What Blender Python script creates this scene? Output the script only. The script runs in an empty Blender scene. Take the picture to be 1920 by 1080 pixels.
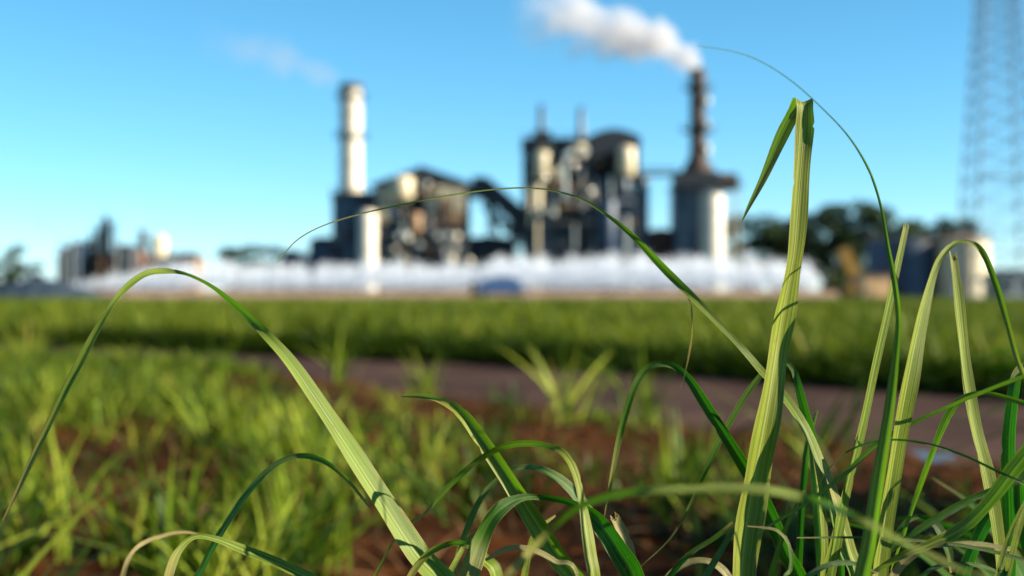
import bpy, bmesh, math, random
import numpy as np
from mathutils import Vector, Matrix
R = math.radians
rng = np.random.default_rng(7)
random.seed(7)
SC = bpy.context.scene
COL = SC.collection

# ------------------------------------------------------------------ camera
CAM_H = 0.80
LENS = 50.0
FPX = LENS / 36.0 * 1920.0          # focal length in photo pixels
HORIZON = 553.0
PITCH = math.atan((HORIZON - 540.0) / FPX)
cam_d = bpy.data.cameras.new('camera')
cam_d.lens = LENS
cam_d.sensor_width = 36.0
cam_d.clip_start = 0.05
cam_d.clip_end = 12000
cam_d.dof.use_dof = True
cam_d.dof.focus_distance = 1.20
cam_d.dof.aperture_fstop = 4.1
cam = bpy.data.objects.new('camera', cam_d)
COL.objects.link(cam)
cam.location = (0, 0, CAM_H)
cam.rotation_euler = (R(90) + PITCH, 0, 0)
SC.camera = cam
CAMP = np.array([0, 0, CAM_H])
CR = np.array(Matrix.Rotation(R(90) + PITCH, 3, 'X'))

# ------------------------------------------------------------------ sky, sun
SUN_AZ = 11.0      # degrees from photo right towards the camera side
SUN_EL = 21.0
sdir = Vector((math.cos(R(SUN_AZ)) * math.cos(R(SUN_EL)), -math.sin(R(SUN_AZ)) * math.cos(R(SUN_EL)), math.sin(R(SUN_EL))))
world = bpy.data.worlds.new('World')
SC.world = world
world.use_nodes = True
wn = world.node_tree
wn.nodes.clear()
sky = wn.nodes.new('ShaderNodeTexSky')
sky.sky_type = 'NISHITA'
sky.sun_disc = False
sky.sun_elevation = R(SUN_EL)
sky.sun_rotation = math.atan2(sdir.x, sdir.y)
sky.altitude = 500
sky.air_density = 0.7
sky.dust_density = 0.1
sky.ozone_density = 4.2
hs = wn.nodes.new('ShaderNodeHueSaturation')
hs.inputs['Hue'].default_value = 0.476
hs.inputs['Saturation'].default_value = 1.12
bg = wn.nodes.new('ShaderNodeBackground')
bg.inputs['Strength'].default_value = 0.064
wo = wn.nodes.new('ShaderNodeOutputWorld')
wn.links.new(sky.outputs[0], hs.inputs['Color'])
wn.links.new(hs.outputs[0], bg.inputs['Color'])
wn.links.new(bg.outputs[0], wo.inputs['Surface'])

sun_d = bpy.data.lights.new('sun', 'SUN')
sun_d.energy = 5.0
sun_d.angle = R(0.5)
sun_d.color = (1.0, 0.88, 0.66)
sun = bpy.data.objects.new('sun', sun_d)
COL.objects.link(sun)
sun.rotation_euler = (-sdir).to_track_quat('-Z', 'Y').to_euler()

vs = SC.view_settings
vs.view_transform = 'Standard'
vs.look = 'None'
vs.exposure = 1.75
vs.gamma = 1.0
vs.use_curve_mapping = False
cy = SC.cycles
cy.max_bounces = 8
cy.diffuse_bounces = 3
cy.glossy_bounces = 3
cy.transmission_bounces = 4
cy.volume_bounces = 3
cy.transparent_max_bounces = 8
cy.sample_clamp_indirect = 6.0
cy.use_denoising = True
cy.volume_step_rate = 1.0
cy.volume_max_steps = 256


# ------------------------------------------------------------------ helpers
def at(px, py, d):
    """a point seen at photo pixel (px, py), d metres in front of the camera"""
    v = np.array([(px - 960.0) / FPX * d, (540.0 - py) / FPX * d, -d])
    return CAMP + CR @ v


def X(px, D):
    return (px - 960.0) / FPX * D


def Z(py, D):
    return CAM_H + (HORIZON - py) / FPX * D


ORG = {}


def org(o):
    return ORG.get(o.name, Vector((0, 0, 0))) if o is not None else Vector((0, 0, 0))


def tag(o, label=None, cat=None, group=None, kind=None):
    if label:
        o['label'] = label
    if cat:
        o['category'] = cat
    if group:
        o['group'] = group
    if kind:
        o['kind'] = kind
    return o


def thing(name, label, cat, loc=(0, 0, 0), group=None):
    o = bpy.data.objects.new(name, None)
    o.empty_display_size = 0.2
    COL.objects.link(o)
    o.location = loc
    ORG[o.name] = Vector(loc)
    return tag(o, label, cat, group)


def link(name, me, parent=None, mat=None):
    o = bpy.data.objects.new(name, me)
    COL.objects.link(o)
    if mat is not None and len(me.materials) == 0:
        me.materials.append(mat)
    if parent is not None:
        o.parent = parent
        ORG[o.name] = org(parent)
    return o


class MB:
    """collects boxes, bars and tubes given in world metres into one mesh"""
    def __init__(s):
        s.v = []
        s.f = []

    def add(s, vs_, fs_):
        n = len(s.v)
        s.v += [tuple(float(c) for c in p) for p in vs_]
        s.f += [tuple(i + n for i in f) for f in fs_]
        return s

    def box(s, x0, x1, y0, y1, z0, z1):
        return s.add([(x0, y0, z0), (x1, y0, z0), (x1, y1, z0), (x0, y1, z0), (x0, y0, z1), (x1, y0, z1), (x1, y1, z1), (x0, y1, z1)],
                     [(0, 3, 2, 1), (4, 5, 6, 7), (0, 1, 5, 4), (1, 2, 6, 5), (2, 3, 7, 6), (3, 0, 4, 7)])

    def pbox(s, px0, px1, py0, py1, D, depth):
        return s.box(X(px0, D), X(px1, D), D, D + depth, Z(py1, D), Z(py0, D))

    def tube(s, p0, p1, r0, r1=None, n=16, caps=True):
        r1 = r0 if r1 is None else r1
        p0 = Vector(p0)
        p1 = Vector(p1)
        t = (p1 - p0).normalized()
        a = t.orthogonal().normalized()
        b = t.cross(a)
        vv = []
        for p, r in ((p0, r0), (p1, r1)):
            for i in range(n):
                q = 2 * math.pi * i / n
                vv.append(p + (a * math.cos(q) + b * math.sin(q)) * r)
        ff = [(i, (i + 1) % n, n + (i + 1) % n, n + i) for i in range(n)]
        if caps:
            ff += [tuple(range(n - 1, -1, -1)), tuple(range(n, 2 * n))]
        return s.add(vv, ff)

    def bar(s, p0, p1, w, h=None):
        h = w if h is None else h
        p0 = Vector(p0)
        p1 = Vector(p1)
        t = (p1 - p0).normalized()
        up = Vector((0, 0, 1)) if abs(t.z) < 0.95 else Vector((0, 1, 0))
        a = t.cross(up).normalized()
        b = a.cross(t)
        vv = [p + a * (sx * w / 2) + b * (sy * h / 2) for p in (p0, p1) for sx, sy in ((-1, -1), (1, -1), (1, 1), (-1, 1))]
        return s.add(vv, [(0, 1, 5, 4), (1, 2, 6, 5), (2, 3, 7, 6), (3, 0, 4, 7), (3, 2, 1, 0), (4, 5, 6, 7)])

    def lathe(s, c, prof, n=24):
        """profile of (radius, height) turned about a vertical axis at c"""
        m = len(prof)
        vv = [(c[0] + r * math.cos(2 * math.pi * i / n), c[1] + r * math.sin(2 * math.pi * i / n), c[2] + h) for r, h in prof for i in range(n)]
        ff = [(j * n + i, j * n + (i + 1) % n, (j + 1) * n + (i + 1) % n, (j + 1) * n + i) for j in range(m - 1) for i in range(n)]
        ff += [tuple(range(n - 1, -1, -1)), tuple(range((m - 1) * n, m * n))]
        return s.add(vv, ff)

    def prism(s, poly, y0, y1):
        """polygon of (x, z) pushed from y0 to y1"""
        n = len(poly)
        vv = [(x, y0, z) for x, z in poly] + [(x, y1, z) for x, z in poly]
        ff = [tuple(range(n)), tuple(range(2 * n - 1, n - 1, -1))] + [(i, n + i, n + (i + 1) % n, (i + 1) % n) for i in range(n)]
        return s.add(vv, ff)

    def build(s, name, mat, parent=None, smooth=False):
        o0 = org(parent)
        me = bpy.data.meshes.new(name)
        me.from_pydata([(x - o0.x, y - o0.y, z - o0.z) for x, y, z in s.v], [], s.f)
        me.validate()
        if smooth:
            me.polygons.foreach_set('use_smooth', [True] * len(me.polygons))
            try:
                me.set_sharp_from_angle(angle=R(40))
            except Exception:
                pass
        me.materials.append(mat)
        return link(name, me, parent)


def quads_mesh(name, V, F, mat, uv=None, attr=None, smooth=True):
    """V (n,3) floats, F (m,4) ints -> mesh, quickly"""
    me = bpy.data.meshes.new(name)
    V = np.ascontiguousarray(V, dtype=np.float32)
    F = np.ascontiguousarray(F, dtype=np.int32)
    k = F.shape[1]
    me.vertices.add(len(V))
    me.vertices.foreach_set('co', V.ravel())
    me.loops.add(F.size)
    me.loops.foreach_set('vertex_index', F.ravel())
    me.polygons.add(len(F))
    me.polygons.foreach_set('loop_start', np.arange(0, F.size, k, dtype=np.int32))
    me.polygons.foreach_set('loop_total', np.full(len(F), k, dtype=np.int32))
    if smooth:
        me.polygons.foreach_set('use_smooth', np.ones(len(F), dtype=bool))
    if uv is not None:
        l = me.uv_layers.new(name='UVMap')
        l.data.foreach_set('uv', np.ascontiguousarray(uv[F.ravel()], dtype=np.float32).ravel())
    if attr is not None:
        a = me.attributes.new('rnd', 'FLOAT', 'POINT')
        a.data.foreach_set('value', np.ascontiguousarray(attr, dtype=np.float32))
    me.update(calc_edges=True)
    me.materials.append(mat)
    return me


def fractal(x, y, seed=0, octaves=4, scale=1.0):
    """cheap smooth value noise for terrain, roughly -1..1"""
    out = np.zeros_like(x, dtype=float)
    amp = 1.0
    r = np.random.default_rng(seed)
    for o in range(octaves):
        f = scale * 2 ** o
        T = r.uniform(-1, 1, (64, 64))
        u = x * f + r.uniform(0, 64)
        v = y * f + r.uniform(0, 64)
        iu = np.floor(u).astype(int)
        iv = np.floor(v).astype(int)
        a = u - iu
        b = v - iv
        a = a * a * (3 - 2 * a)
        b = b * b * (3 - 2 * b)
        g = lambda i, j: T[i % 64, j % 64]
        out += amp * ((g(iu, iv) * (1 - a) + g(iu + 1, iv) * a) * (1 - b) + (g(iu, iv + 1) * (1 - a) + g(iu + 1, iv + 1) * a) * b)
        amp *= 0.5
    return out


# ------------------------------------------------------------------ materials
def new_mat(name):
    m = bpy.data.materials.new(name)
    m.use_nodes = True
    nt = m.node_tree
    nt.nodes.clear()
    out = nt.nodes.new('ShaderNodeOutputMaterial')
    return m, nt, out


def N(nt, typ, **kw):
    n = nt.nodes.new(typ)
    for k, v in kw.items():
        setattr(n, k, v)
    return n


ALB = 0.74


def dim(c):
    return tuple(v * ALB for v in c)


def ramp(nt, stops, src):
    r = nt.nodes.new('ShaderNodeValToRGB')
    e = r.color_ramp.elements
    while len(e) < len(stops):
        e.new(0.5)
    for i, (p, c) in enumerate(stops):
        e[i].position = p
        e[i].color = (*c, 1) if len(c) == 3 else c
    nt.links.new(src, r.inputs[0])
    return r.outputs[0]


def surf(name, c1, c2, scale=1.0, rough=0.7, metal=0.0, bump=0.2, streak=False, spec=0.5):
    """weathered two-tone surface"""
    m, nt, out = new_mat(name)
    L = nt.links.new
    tc = N(nt, 'ShaderNodeTexCoord')
    mp = N(nt, 'ShaderNodeMapping')
    mp.inputs['Scale'].default_value = (scale, scale, scale * (0.15 if streak else 1.0))
    L(tc.outputs['Object'], mp.inputs[0])
    nz = N(nt, 'ShaderNodeTexNoise')
    nz.inputs['Scale'].default_value = 1.0
    nz.inputs['Detail'].default_value = 6
    nz.inputs['Roughness'].default_value = 0.65
    L(mp.outputs[0], nz.inputs['Vector'])
    c = ramp(nt, [(0.32, dim(c1)), (0.68, dim(c2))], nz.outputs['Fac'])
    b = N(nt, 'ShaderNodeBsdfPrincipled')
    L(c, b.inputs['Base Color'])
    b.inputs['Roughness'].default_value = rough
    b.inputs['Metallic'].default_value = metal
    b.inputs['Specular IOR Level'].default_value = spec
    if bump:
        bp = N(nt, 'ShaderNodeBump')
        bp.inputs['Strength'].default_value = bump
        bp.inputs['Distance'].default_value = 0.05
        L(nz.outputs['Fac'], bp.inputs['Height'])
        L(bp.outputs[0], b.inputs['Normal'])
    L(b.outputs[0], out.inputs['Surface'])
    return m


def leaf_mat(name, dark, light, rib, transl, tfac=0.38, rough=0.42):
    """cane leaf: parallel veins along the blade, pale midrib, brown margin, light through the blade"""
    m, nt, out = new_mat(name)
    dark, light, rib = dim(dark), dim(light), dim(rib)
    L = nt.links.new
    uv = N(nt, 'ShaderNodeUVMap')
    sp = N(nt, 'ShaderNodeSeparateXYZ')
    L(uv.outputs[0], sp.inputs[0])
    oi = N(nt, 'ShaderNodeObjectInfo')
    cb = N(nt, 'ShaderNodeCombineXYZ')
    mu = N(nt, 'ShaderNodeMath', operation='MULTIPLY')
    mu.inputs[1].default_value = 34.0
    L(sp.outputs['X'], mu.inputs[0])
    mv = N(nt, 'ShaderNodeMath', operation='MULTIPLY')
    mv.inputs[1].default_value = 2.2
    L(sp.outputs['Y'], mv.inputs[0])
    mo = N(nt, 'ShaderNodeMath', operation='MULTIPLY')
    mo.inputs[1].default_value = 57.0
    L(oi.outputs['Random'], mo.inputs[0])
    L(mu.outputs[0], cb.inputs[0])
    L(mv.outputs[0], cb.inputs[1])
    L(mo.outputs[0], cb.inputs[2])
    nz = N(nt, 'ShaderNodeTexNoise')
    nz.inputs['Scale'].default_value = 0.40
    nz.inputs['Detail'].default_value = 4
    nz.inputs['Roughness'].default_value = 0.7
    L(cb.outputs[0], nz.inputs['Vector'])
    col = ramp(nt, [(0.36, dark), (0.50, tuple(0.55 * a + 0.45 * b for a, b in zip(dark, light))), (0.64, light)], nz.outputs['Fac'])
    # broad blotches along the blade
    cb2 = N(nt, 'ShaderNodeCombineXYZ')
    L(sp.outputs['X'], cb2.inputs[0])
    mv2 = N(nt, 'ShaderNodeMath', operation='MULTIPLY')
    mv2.inputs[1].default_value = 9.0
    L(sp.outputs['Y'], mv2.inputs[0])
    L(mv2.outputs[0], cb2.inputs[1])
    L(mo.outputs[0], cb2.inputs[2])
    nz2 = N(nt, 'ShaderNodeTexNoise')
    nz2.inputs['Scale'].default_value = 1.3
    nz2.inputs['Detail'].default_value = 3
    L(cb2.outputs[0], nz2.inputs['Vector'])
    hv = N(nt, 'ShaderNodeHueSaturation')
    hr = N(nt, 'ShaderNodeMapRange')
    hr.inputs[1].default_value = 0.3
    hr.inputs[2].default_value = 0.7
    hr.inputs[3].default_value = 0.78
    hr.inputs[4].default_value = 1.22
    L(nz2.outputs['Fac'], hr.inputs[0])
    L(hr.outputs[0], hv.inputs['Value'])
    hh = N(nt, 'ShaderNodeMapRange')
    hh.inputs[3].default_value = 0.482
    hh.inputs[4].default_value = 0.512
    L(oi.outputs['Random'], hh.inputs[0])
    L(hh.outputs[0], hv.inputs['Hue'])
    L(col, hv.inputs['Color'])
    # distance from the midrib
    d1 = N(nt, 'ShaderNodeMath', operation='SUBTRACT')
    d1.inputs[1].default_value = 0.5
    L(sp.outputs['X'], d1.inputs[0])
    d2 = N(nt, 'ShaderNodeMath', operation='ABSOLUTE')
    L(d1.outputs[0], d2.inputs[0])
    mr = N(nt, 'ShaderNodeMapRange')
    mr.inputs[1].default_value = 0.018
    mr.inputs[2].default_value = 0.045
    mr.inputs[3].default_value = 0.75
    mr.inputs[4].default_value = 0.0
    L(d2.outputs[0], mr.inputs[0])
    mx = N(nt, 'ShaderNodeMixRGB')
    L(mr.outputs[0], mx.inputs[0])
    L(hv.outputs[0], mx.inputs[1])
    mx.inputs[2].default_value = (*rib, 1)
    me_ = N(nt, 'ShaderNodeMapRange')
    me_.inputs[1].default_value = 0.472
    me_.inputs[2].default_value = 0.498
    L(d2.outputs[0], me_.inputs[0])
    mx2 = N(nt, 'ShaderNodeMixRGB')
    L(me_.outputs[0], mx2.inputs[0])
    L(mx.outputs[0], mx2.inputs[1])
    mx2.inputs[2].default_value = (0.30, 0.20, 0.08, 1)
    # dry tip
    mt = N(nt, 'ShaderNodeMapRange')
    mt.inputs[1].default_value = 0.88
    mt.inputs[2].default_value = 1.0
    L(sp.outputs['Y'], mt.inputs[0])
    mx3 = N(nt, 'ShaderNodeMixRGB')
    L(mt.outputs[0], mx3.inputs[0])
    L(mx2.outputs[0], mx3.inputs[1])
    mx3.inputs[2].default_value = (0.26, 0.19, 0.075, 1)
    # small brown spots
    cs = N(nt, 'ShaderNodeCombineXYZ')
    msx = N(nt, 'ShaderNodeMath', operation='MULTIPLY')
    msx.inputs[1].default_value = 3.0
    L(sp.outputs['X'], msx.inputs[0])
    msy = N(nt, 'ShaderNodeMath', operation='MULTIPLY')
    msy.inputs[1].default_value = 40.0
    L(sp.outputs['Y'], msy.inputs[0])
    L(msx.outputs[0], cs.inputs[0])
    L(msy.outputs[0], cs.inputs[1])
    L(mo.outputs[0], cs.inputs[2])
    ns = N(nt, 'ShaderNodeTexNoise')
    ns.inputs['Scale'].default_value = 2.2
    ns.inputs['Detail'].default_value = 3
    L(cs.outputs[0], ns.inputs['Vector'])
    sr_ = N(nt, 'ShaderNodeMapRange')
    sr_.inputs[1].default_value = 0.645
    sr_.inputs[2].default_value = 0.74
    sr_.inputs[4].default_value = 0.8
    L(ns.outputs['Fac'], sr_.inputs[0])
    mx4 = N(nt, 'ShaderNodeMixRGB')
    L(sr_.outputs[0], mx4.inputs[0])
    L(mx3.outputs[0], mx4.inputs[1])
    mx4.inputs[2].default_value = (0.16, 0.09, 0.03, 1)
    mx3 = mx4
    # fine relief of the veins
    bp = N(nt, 'ShaderNodeBump')
    bp.inputs['Strength'].default_value = 0.6
    bp.inputs['Distance'].default_value = 0.0015
    L(nz.outputs['Fac'], bp.inputs['Height'])
    b = N(nt, 'ShaderNodeBsdfPrincipled')
    L(mx3.outputs[0], b.inputs['Base Color'])
    b.inputs['Roughness'].default_value = rough
    b.inputs['Specular IOR Level'].default_value = 0.22
    L(bp.outputs[0], b.inputs['Normal'])
    tr = N(nt, 'ShaderNodeBsdfTranslucent')
    mxt = N(nt, 'ShaderNodeMixRGB', blend_type='MULTIPLY')
    mxt.inputs[0].default_value = 1.0
    L(mx3.outputs[0], mxt.inputs[1])
    mxt.inputs[2].default_value = (*transl, 1)
    L(mxt.outputs[0], tr.inputs['Color'])
    ms = N(nt, 'ShaderNodeMixShader')
    ms.inputs[0].default_value = tfac
    L(b.outputs[0], ms.inputs[1])
    L(tr.outputs[0], ms.inputs[2])
    L(ms.outputs[0], out.inputs['Surface'])
    return m


def blade_mat(name, stops, tfac=0.35, rough=0.5):
    """grass blades in a mass: one random number per blade picks its colour"""
    m, nt, out = new_mat(name)
    L = nt.links.new
    a = N(nt, 'ShaderNodeAttribute')
    a.attribute_name = 'rnd'
    c = ramp(nt, [(p_, dim(q_)) for p_, q_ in stops], a.outputs['Fac'])
    b = N(nt, 'ShaderNodeBsdfPrincipled')
    L(c, b.inputs['Base Color'])
    b.inputs['Roughness'].default_value = rough
    b.inputs['Specular IOR Level'].default_value = 0.12
    tr = N(nt, 'ShaderNodeBsdfTranslucent')
    mxt = N(nt, 'ShaderNodeMixRGB', blend_type='MULTIPLY')
    mxt.inputs[0].default_value = 1.0
    L(c, mxt.inputs[1])
    mxt.inputs[2].default_value = (1.0, 1.1, 0.45, 1)
    L(mxt.outputs[0], tr.inputs['Color'])
    ms = N(nt, 'ShaderNodeMixShader')
    ms.inputs[0].default_value = tfac
    L(b.outputs[0], ms.inputs[1])
    L(tr.outputs[0], ms.inputs[2])
    L(ms.outputs[0], out.inputs['Surface'])
    return m


M = {}
M['leaf'] = leaf_mat('cane_leaf', (0.085, 0.150, 0.008), (0.27, 0.33, 0.05), (0.36, 0.39, 0.13), (0.6, 1.15, 0.12))
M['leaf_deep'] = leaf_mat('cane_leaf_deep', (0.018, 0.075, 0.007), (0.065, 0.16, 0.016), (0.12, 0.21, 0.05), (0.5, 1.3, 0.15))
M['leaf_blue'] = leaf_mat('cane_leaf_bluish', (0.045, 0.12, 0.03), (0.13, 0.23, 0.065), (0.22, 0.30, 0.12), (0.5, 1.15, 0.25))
M['leaf_dry'] = leaf_mat('cane_leaf_dry', (0.22, 0.19, 0.065), (0.36, 0.33, 0.15), (0.40, 0.36, 0.2), (1.0, 0.95, 0.4))
M['stem'] = surf('cane_stem', (0.20, 0.24, 0.06), (0.34, 0.30, 0.12), 30, 0.55, bump=0.1)
M['verge_blade'] = blade_mat('verge_blade', [(0.0, (0.012, 0.040, 0.003)), (0.38, (0.036, 0.080, 0.005)), (0.58, (0.13, 0.20, 0.010)), (0.88, (0.34, 0.40, 0.045)), (1.0, (0.38, 0.28, 0.08))], tfac=0.24)
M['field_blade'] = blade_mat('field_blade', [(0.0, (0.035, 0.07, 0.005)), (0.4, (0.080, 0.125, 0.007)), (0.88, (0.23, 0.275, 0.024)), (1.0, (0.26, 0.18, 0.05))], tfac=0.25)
M['dry_blade'] = blade_mat('dry_blade', [(0.0, (0.06, 0.03, 0.012)), (0.6, (0.13, 0.065, 0.026)), (1.0, (0.22, 0.13, 0.06))], tfac=0.15, rough=0.8)
M['soil'] = surf('red_soil', (0.015, 0.005, 0.002), (0.115, 0.040, 0.011), 3.0, 1.0, bump=0.9, spec=0.03)
M['road'] = surf('packed_earth', (0.034, 0.019, 0.016), (0.105, 0.062, 0.052), 0.9, 1.0, bump=0.8, spec=0.04)
M['far_ground'] = surf('far_ground', (0.06, 0.07, 0.02), (0.12, 0.10, 0.04), 0.2, 0.95, bump=0.0)
M['water'] = surf('pond_water', (0.02, 0.03, 0.035), (0.03, 0.045, 0.05), 1.0, 0.22, bump=0.1)
M['bank'] = surf('pond_bank', (0.26, 0.16, 0.12), (0.36, 0.24, 0.18), 0.6, 0.9)
M['bank_dark'] = surf('shaded_bank', (0.012, 0.028, 0.055), (0.02, 0.045, 0.08), 0.5, 0.8)  # bank lies in shade; that blue darkness is put into the colour
M['cream'] = surf('cream_cladding', (0.52, 0.44, 0.28), (0.70, 0.62, 0.45), 0.35, 0.45, streak=True, bump=0.05)
M['white'] = surf('white_paint', (0.58, 0.53, 0.44), (0.72, 0.68, 0.60), 0.3, 0.4, streak=True, bump=0.03)
M['tan'] = surf('tan_cladding', (0.28, 0.16, 0.085), (0.40, 0.27, 0.16), 0.5, 0.6, streak=True, bump=0.05)
M['bluegrey'] = surf('blue_grey_cladding', (0.055, 0.085, 0.13), (0.11, 0.15, 0.20), 0.4, 0.5, streak=True, bump=0.05)
M['navy'] = surf('navy_paint_and_shade', (0.004, 0.026, 0.070), (0.008, 0.044, 0.11), 0.4, 0.5, bump=0.05)
M['steel_dark'] = surf('dark_steel', (0.005, 0.010, 0.019), (0.012, 0.020, 0.032), 0.8, 0.55, 0.0, bump=0.1)
M['rust'] = surf('rusty_steel', (0.018, 0.011, 0.011), (0.060, 0.030, 0.022), 0.7, 0.75, bump=0.2, streak=True)
M['brick'] = surf('red_brown_cladding', (0.16, 0.075, 0.05), (0.28, 0.15, 0.10), 0.5, 0.8, bump=0.1)
M['alu'] = surf('aluminium_cladding', (0.70, 0.68, 0.62), (0.82, 0.80, 0.74), 0.8, 0.28, 1.0, bump=0.02)
M['tower_steel'] = surf('tower_steel', (0.08, 0.12, 0.16), (0.14, 0.18, 0.22), 1.5, 0.6, bump=0.0)
M['galv'] = surf('galvanised_steel', (0.30, 0.33, 0.36), (0.42, 0.45, 0.48), 1.5, 0.5, 0.3, bump=0.05)
M['yellow'] = surf('yellow_paint', (0.26, 0.135, 0.010), (0.34, 0.19, 0.02), 1.0, 0.45, bump=0.05)
M['orange'] = surf('pale_orange_paint', (0.60, 0.36, 0.17), (0.72, 0.46, 0.24), 1.0, 0.6, bump=0.05)
M['tarp'] = surf('blue_tarpaulin', (0.05, 0.12, 0.30), (0.09, 0.18, 0.38), 1.5, 0.5, bump=0.3)
M['rubber'] = surf('rubber', (0.015, 0.015, 0.016), (0.03, 0.03, 0.03), 4, 0.85, bump=0.1)
M['glass'] = surf('dark_glass', (0.02, 0.03, 0.04), (0.03, 0.04, 0.05), 1, 0.08, bump=0.0)
M['bark'] = surf('tree_bark', (0.10, 0.08, 0.06), (0.22, 0.19, 0.15), 1.5, 0.9, bump=0.5, streak=True)
M['foliage'] = blade_mat('tree_foliage', [(0.0, (0.018, 0.040, 0.016)), (0.6, (0.035, 0.065, 0.024)), (1.0, (0.06, 0.09, 0.035))], tfac=0.25, rough=0.55)


def spray_material():
    m, nt, out = new_mat('water_spray')
    d = N(nt, 'ShaderNodeBsdfDiffuse')
    d.inputs[0].default_value = (0.80, 0.84, 0.92, 1)
    t = N(nt, 'ShaderNodeBsdfTranslucent')
    t.inputs[0].default_value = (0.80, 0.84, 0.92, 1)
    ms = N(nt, 'ShaderNodeMixShader')
    ms.inputs[0].default_value = 0.5
    nt.links.new(d.outputs[0], ms.inputs[1])
    nt.links.new(t.outputs[0], ms.inputs[2])
    nt.links.new(ms.outputs[0], out.inputs['Surface'])
    return m


M['spray'] = spray_material()


def smoke_material(name, dens, col, R0, R1, L_, rise, bend, nscale, lo, hi, fade_a=0.0, fade_b=1.0, seed=0.0):
    """smoke round an axis that starts at the object's origin and runs L_ metres along local -X,
    its centre line climbing as rise*s^bend, its radius growing from R0 to R1"""
    m, nt, out = new_mat(name)
    L = nt.links.new

    def mth(op, a, b=None, clamp=False):
        n = N(nt, 'ShaderNodeMath', operation=op)
        n.use_clamp = clamp
        for i, q in enumerate((a, b)):
            if q is None:
                continue
            if isinstance(q, (int, float)):
                n.inputs[i].default_value = q
            else:
                L(q, n.inputs[i])
        return n.outputs[0]
    tc = N(nt, 'ShaderNodeTexCoord')
    sp = N(nt, 'ShaderNodeSeparateXYZ')
    L(tc.outputs['Object'], sp.inputs[0])
    s = mth('DIVIDE', mth('MULTIPLY', sp.outputs['X'], -1.0), L_)
    zc = mth('MULTIPLY', mth('POWER', mth('MAXIMUM', s, 0.0), bend), rise)
    dz = mth('SUBTRACT', sp.outputs['Z'], zc)
    r = mth('SQRT', mth('ADD', mth('MULTIPLY', dz, dz), mth('MULTIPLY', sp.outputs['Y'], sp.outputs['Y'])))
    ss = mth('POWER', mth('MAXIMUM', s, 0.0), 0.35)
    rad = mth('ADD', mth('MULTIPLY', ss, R1 - R0), R0)
    q = mth('DIVIDE', r, rad)
    mp = N(nt, 'ShaderNodeMapping')
    mp.inputs['Location'].default_value = (seed, seed * 0.7, seed * 1.3)
    L(tc.outputs['Object'], mp.inputs[0])
    nz = N(nt, 'ShaderNodeTexNoise')
    nz.inputs['Scale'].default_value = nscale
    nz.inputs['Detail'].default_value = 4
    nz.inputs['Roughness'].default_value = 0.55
    nz.inputs['Distortion'].default_value = 0.4
    L(mp.outputs[0], nz.inputs['Vector'])
    v = mth('SUBTRACT', mth('ADD', mth('SUBTRACT', 1.0, q), mth('MULTIPLY', nz.outputs['Fac'], 3.4)), 1.7)
    mr = N(nt, 'ShaderNodeMapRange')
    mr.interpolation_type = 'SMOOTHSTEP'
    mr.inputs[1].default_value = lo
    mr.inputs[2].default_value = hi
    L(v, mr.inputs[0])
    fd = N(nt, 'ShaderNodeMapRange')
    fd.interpolation_type = 'SMOOTHSTEP'
    fd.inputs[1].default_value = fade_a
    fd.inputs[2].default_value = fade_b
    fd.inputs[3].default_value = 1.0
    fd.inputs[4].default_value = 0.0
    L(s, fd.inputs[0])
    hl = N(nt, 'ShaderNodeMapRange')         # dies out before the hull is reached
    hl.inputs[1].default_value = 0.95
    hl.inputs[2].default_value = 1.35
    hl.inputs[3].default_value = 1.0
    hl.inputs[4].default_value = 0.0
    L(q, hl.inputs[0])
    dn = mth('MULTIPLY', mth('MULTIPLY', mth('MULTIPLY', mr.outputs[0], fd.outputs[0]), hl.outputs[0]), dens)
    pv = N(nt, 'ShaderNodeVolumePrincipled')
    pv.inputs['Color'].default_value = (*col, 1)
    pv.inputs['Anisotropy'].default_value = 0.1
    L(dn, pv.inputs['Density'])
    L(pv.outputs[0], out.inputs['Volume'])
    return m


def smoke(name, label, loc, R0, R1, L_, rise, bend, rotz=0.0, **kw):
    m = smoke_material(name, R0=R0, R1=R1, L_=L_, rise=rise, bend=bend, **kw)
    n, K = 16, 28
    V, F = [], []
    for k in range(K + 1):
        s = (k / K) ** 1.6
        rr = (R0 + (R1 - R0) * s ** 0.35) * 1.4
        for i in range(n):
            a = 2 * math.pi * i / n
            V.append((-s * L_, rr * math.cos(a), rise * s ** bend + rr * math.sin(a)))
    for k in range(K):
        for i in range(n):
            F.append((k * n + i, k * n + (i + 1) % n, (k + 1) * n + (i + 1) % n, (k + 1) * n + i))
    F += [tuple(range(n - 1, -1, -1)), tuple(range(K * n, K * n + n))]
    me = bpy.data.meshes.new(name)
    me.from_pydata(V, [], F)
    bm = bmesh.new()
    bm.from_mesh(me)
    bmesh.ops.recalc_face_normals(bm, faces=bm.faces)
    bm.to_mesh(me)
    bm.free()
    me.materials.append(m)
    o = link(name, me)
    o.location = loc
    o.rotation_euler = (0, 0, rotz)
    return tag(o, label, 'smoke', kind='stuff')


# ================================================================== THE SETTING
FAR_EDGE = np.array([(-60, 66), (-30, 44), (-8.8, 24.5), (0, 16.8), (4.1, 11.6), (9, 6), (16, -3)], float)
NEAR_EDGE = np.array([(-60, 58), (-26, 36), (-7.5, 20.5), (-3, 15.2), (-0.42, 10.4), (0.81, 9.0), (2.0, 6.7), (6, 1.5), (10, -4)], float)


def far_edge(x):
    return np.interp(x, FAR_EDGE[:, 0], FAR_EDGE[:, 1])


def near_edge(x):
    return np.interp(x, NEAR_EDGE[:, 0], NEAR_EDGE[:, 1])


# far ground, one sheet to the horizon
gm = MB()
gm.add([(-6000, -300, -0.14), (6000, -300, -0.14), (6000, 9000, -0.14), (-6000, 9000, -0.14)], [(0, 1, 2, 3)])
tag(gm.build('ground', M['far_ground']), kind='structure')


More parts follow.
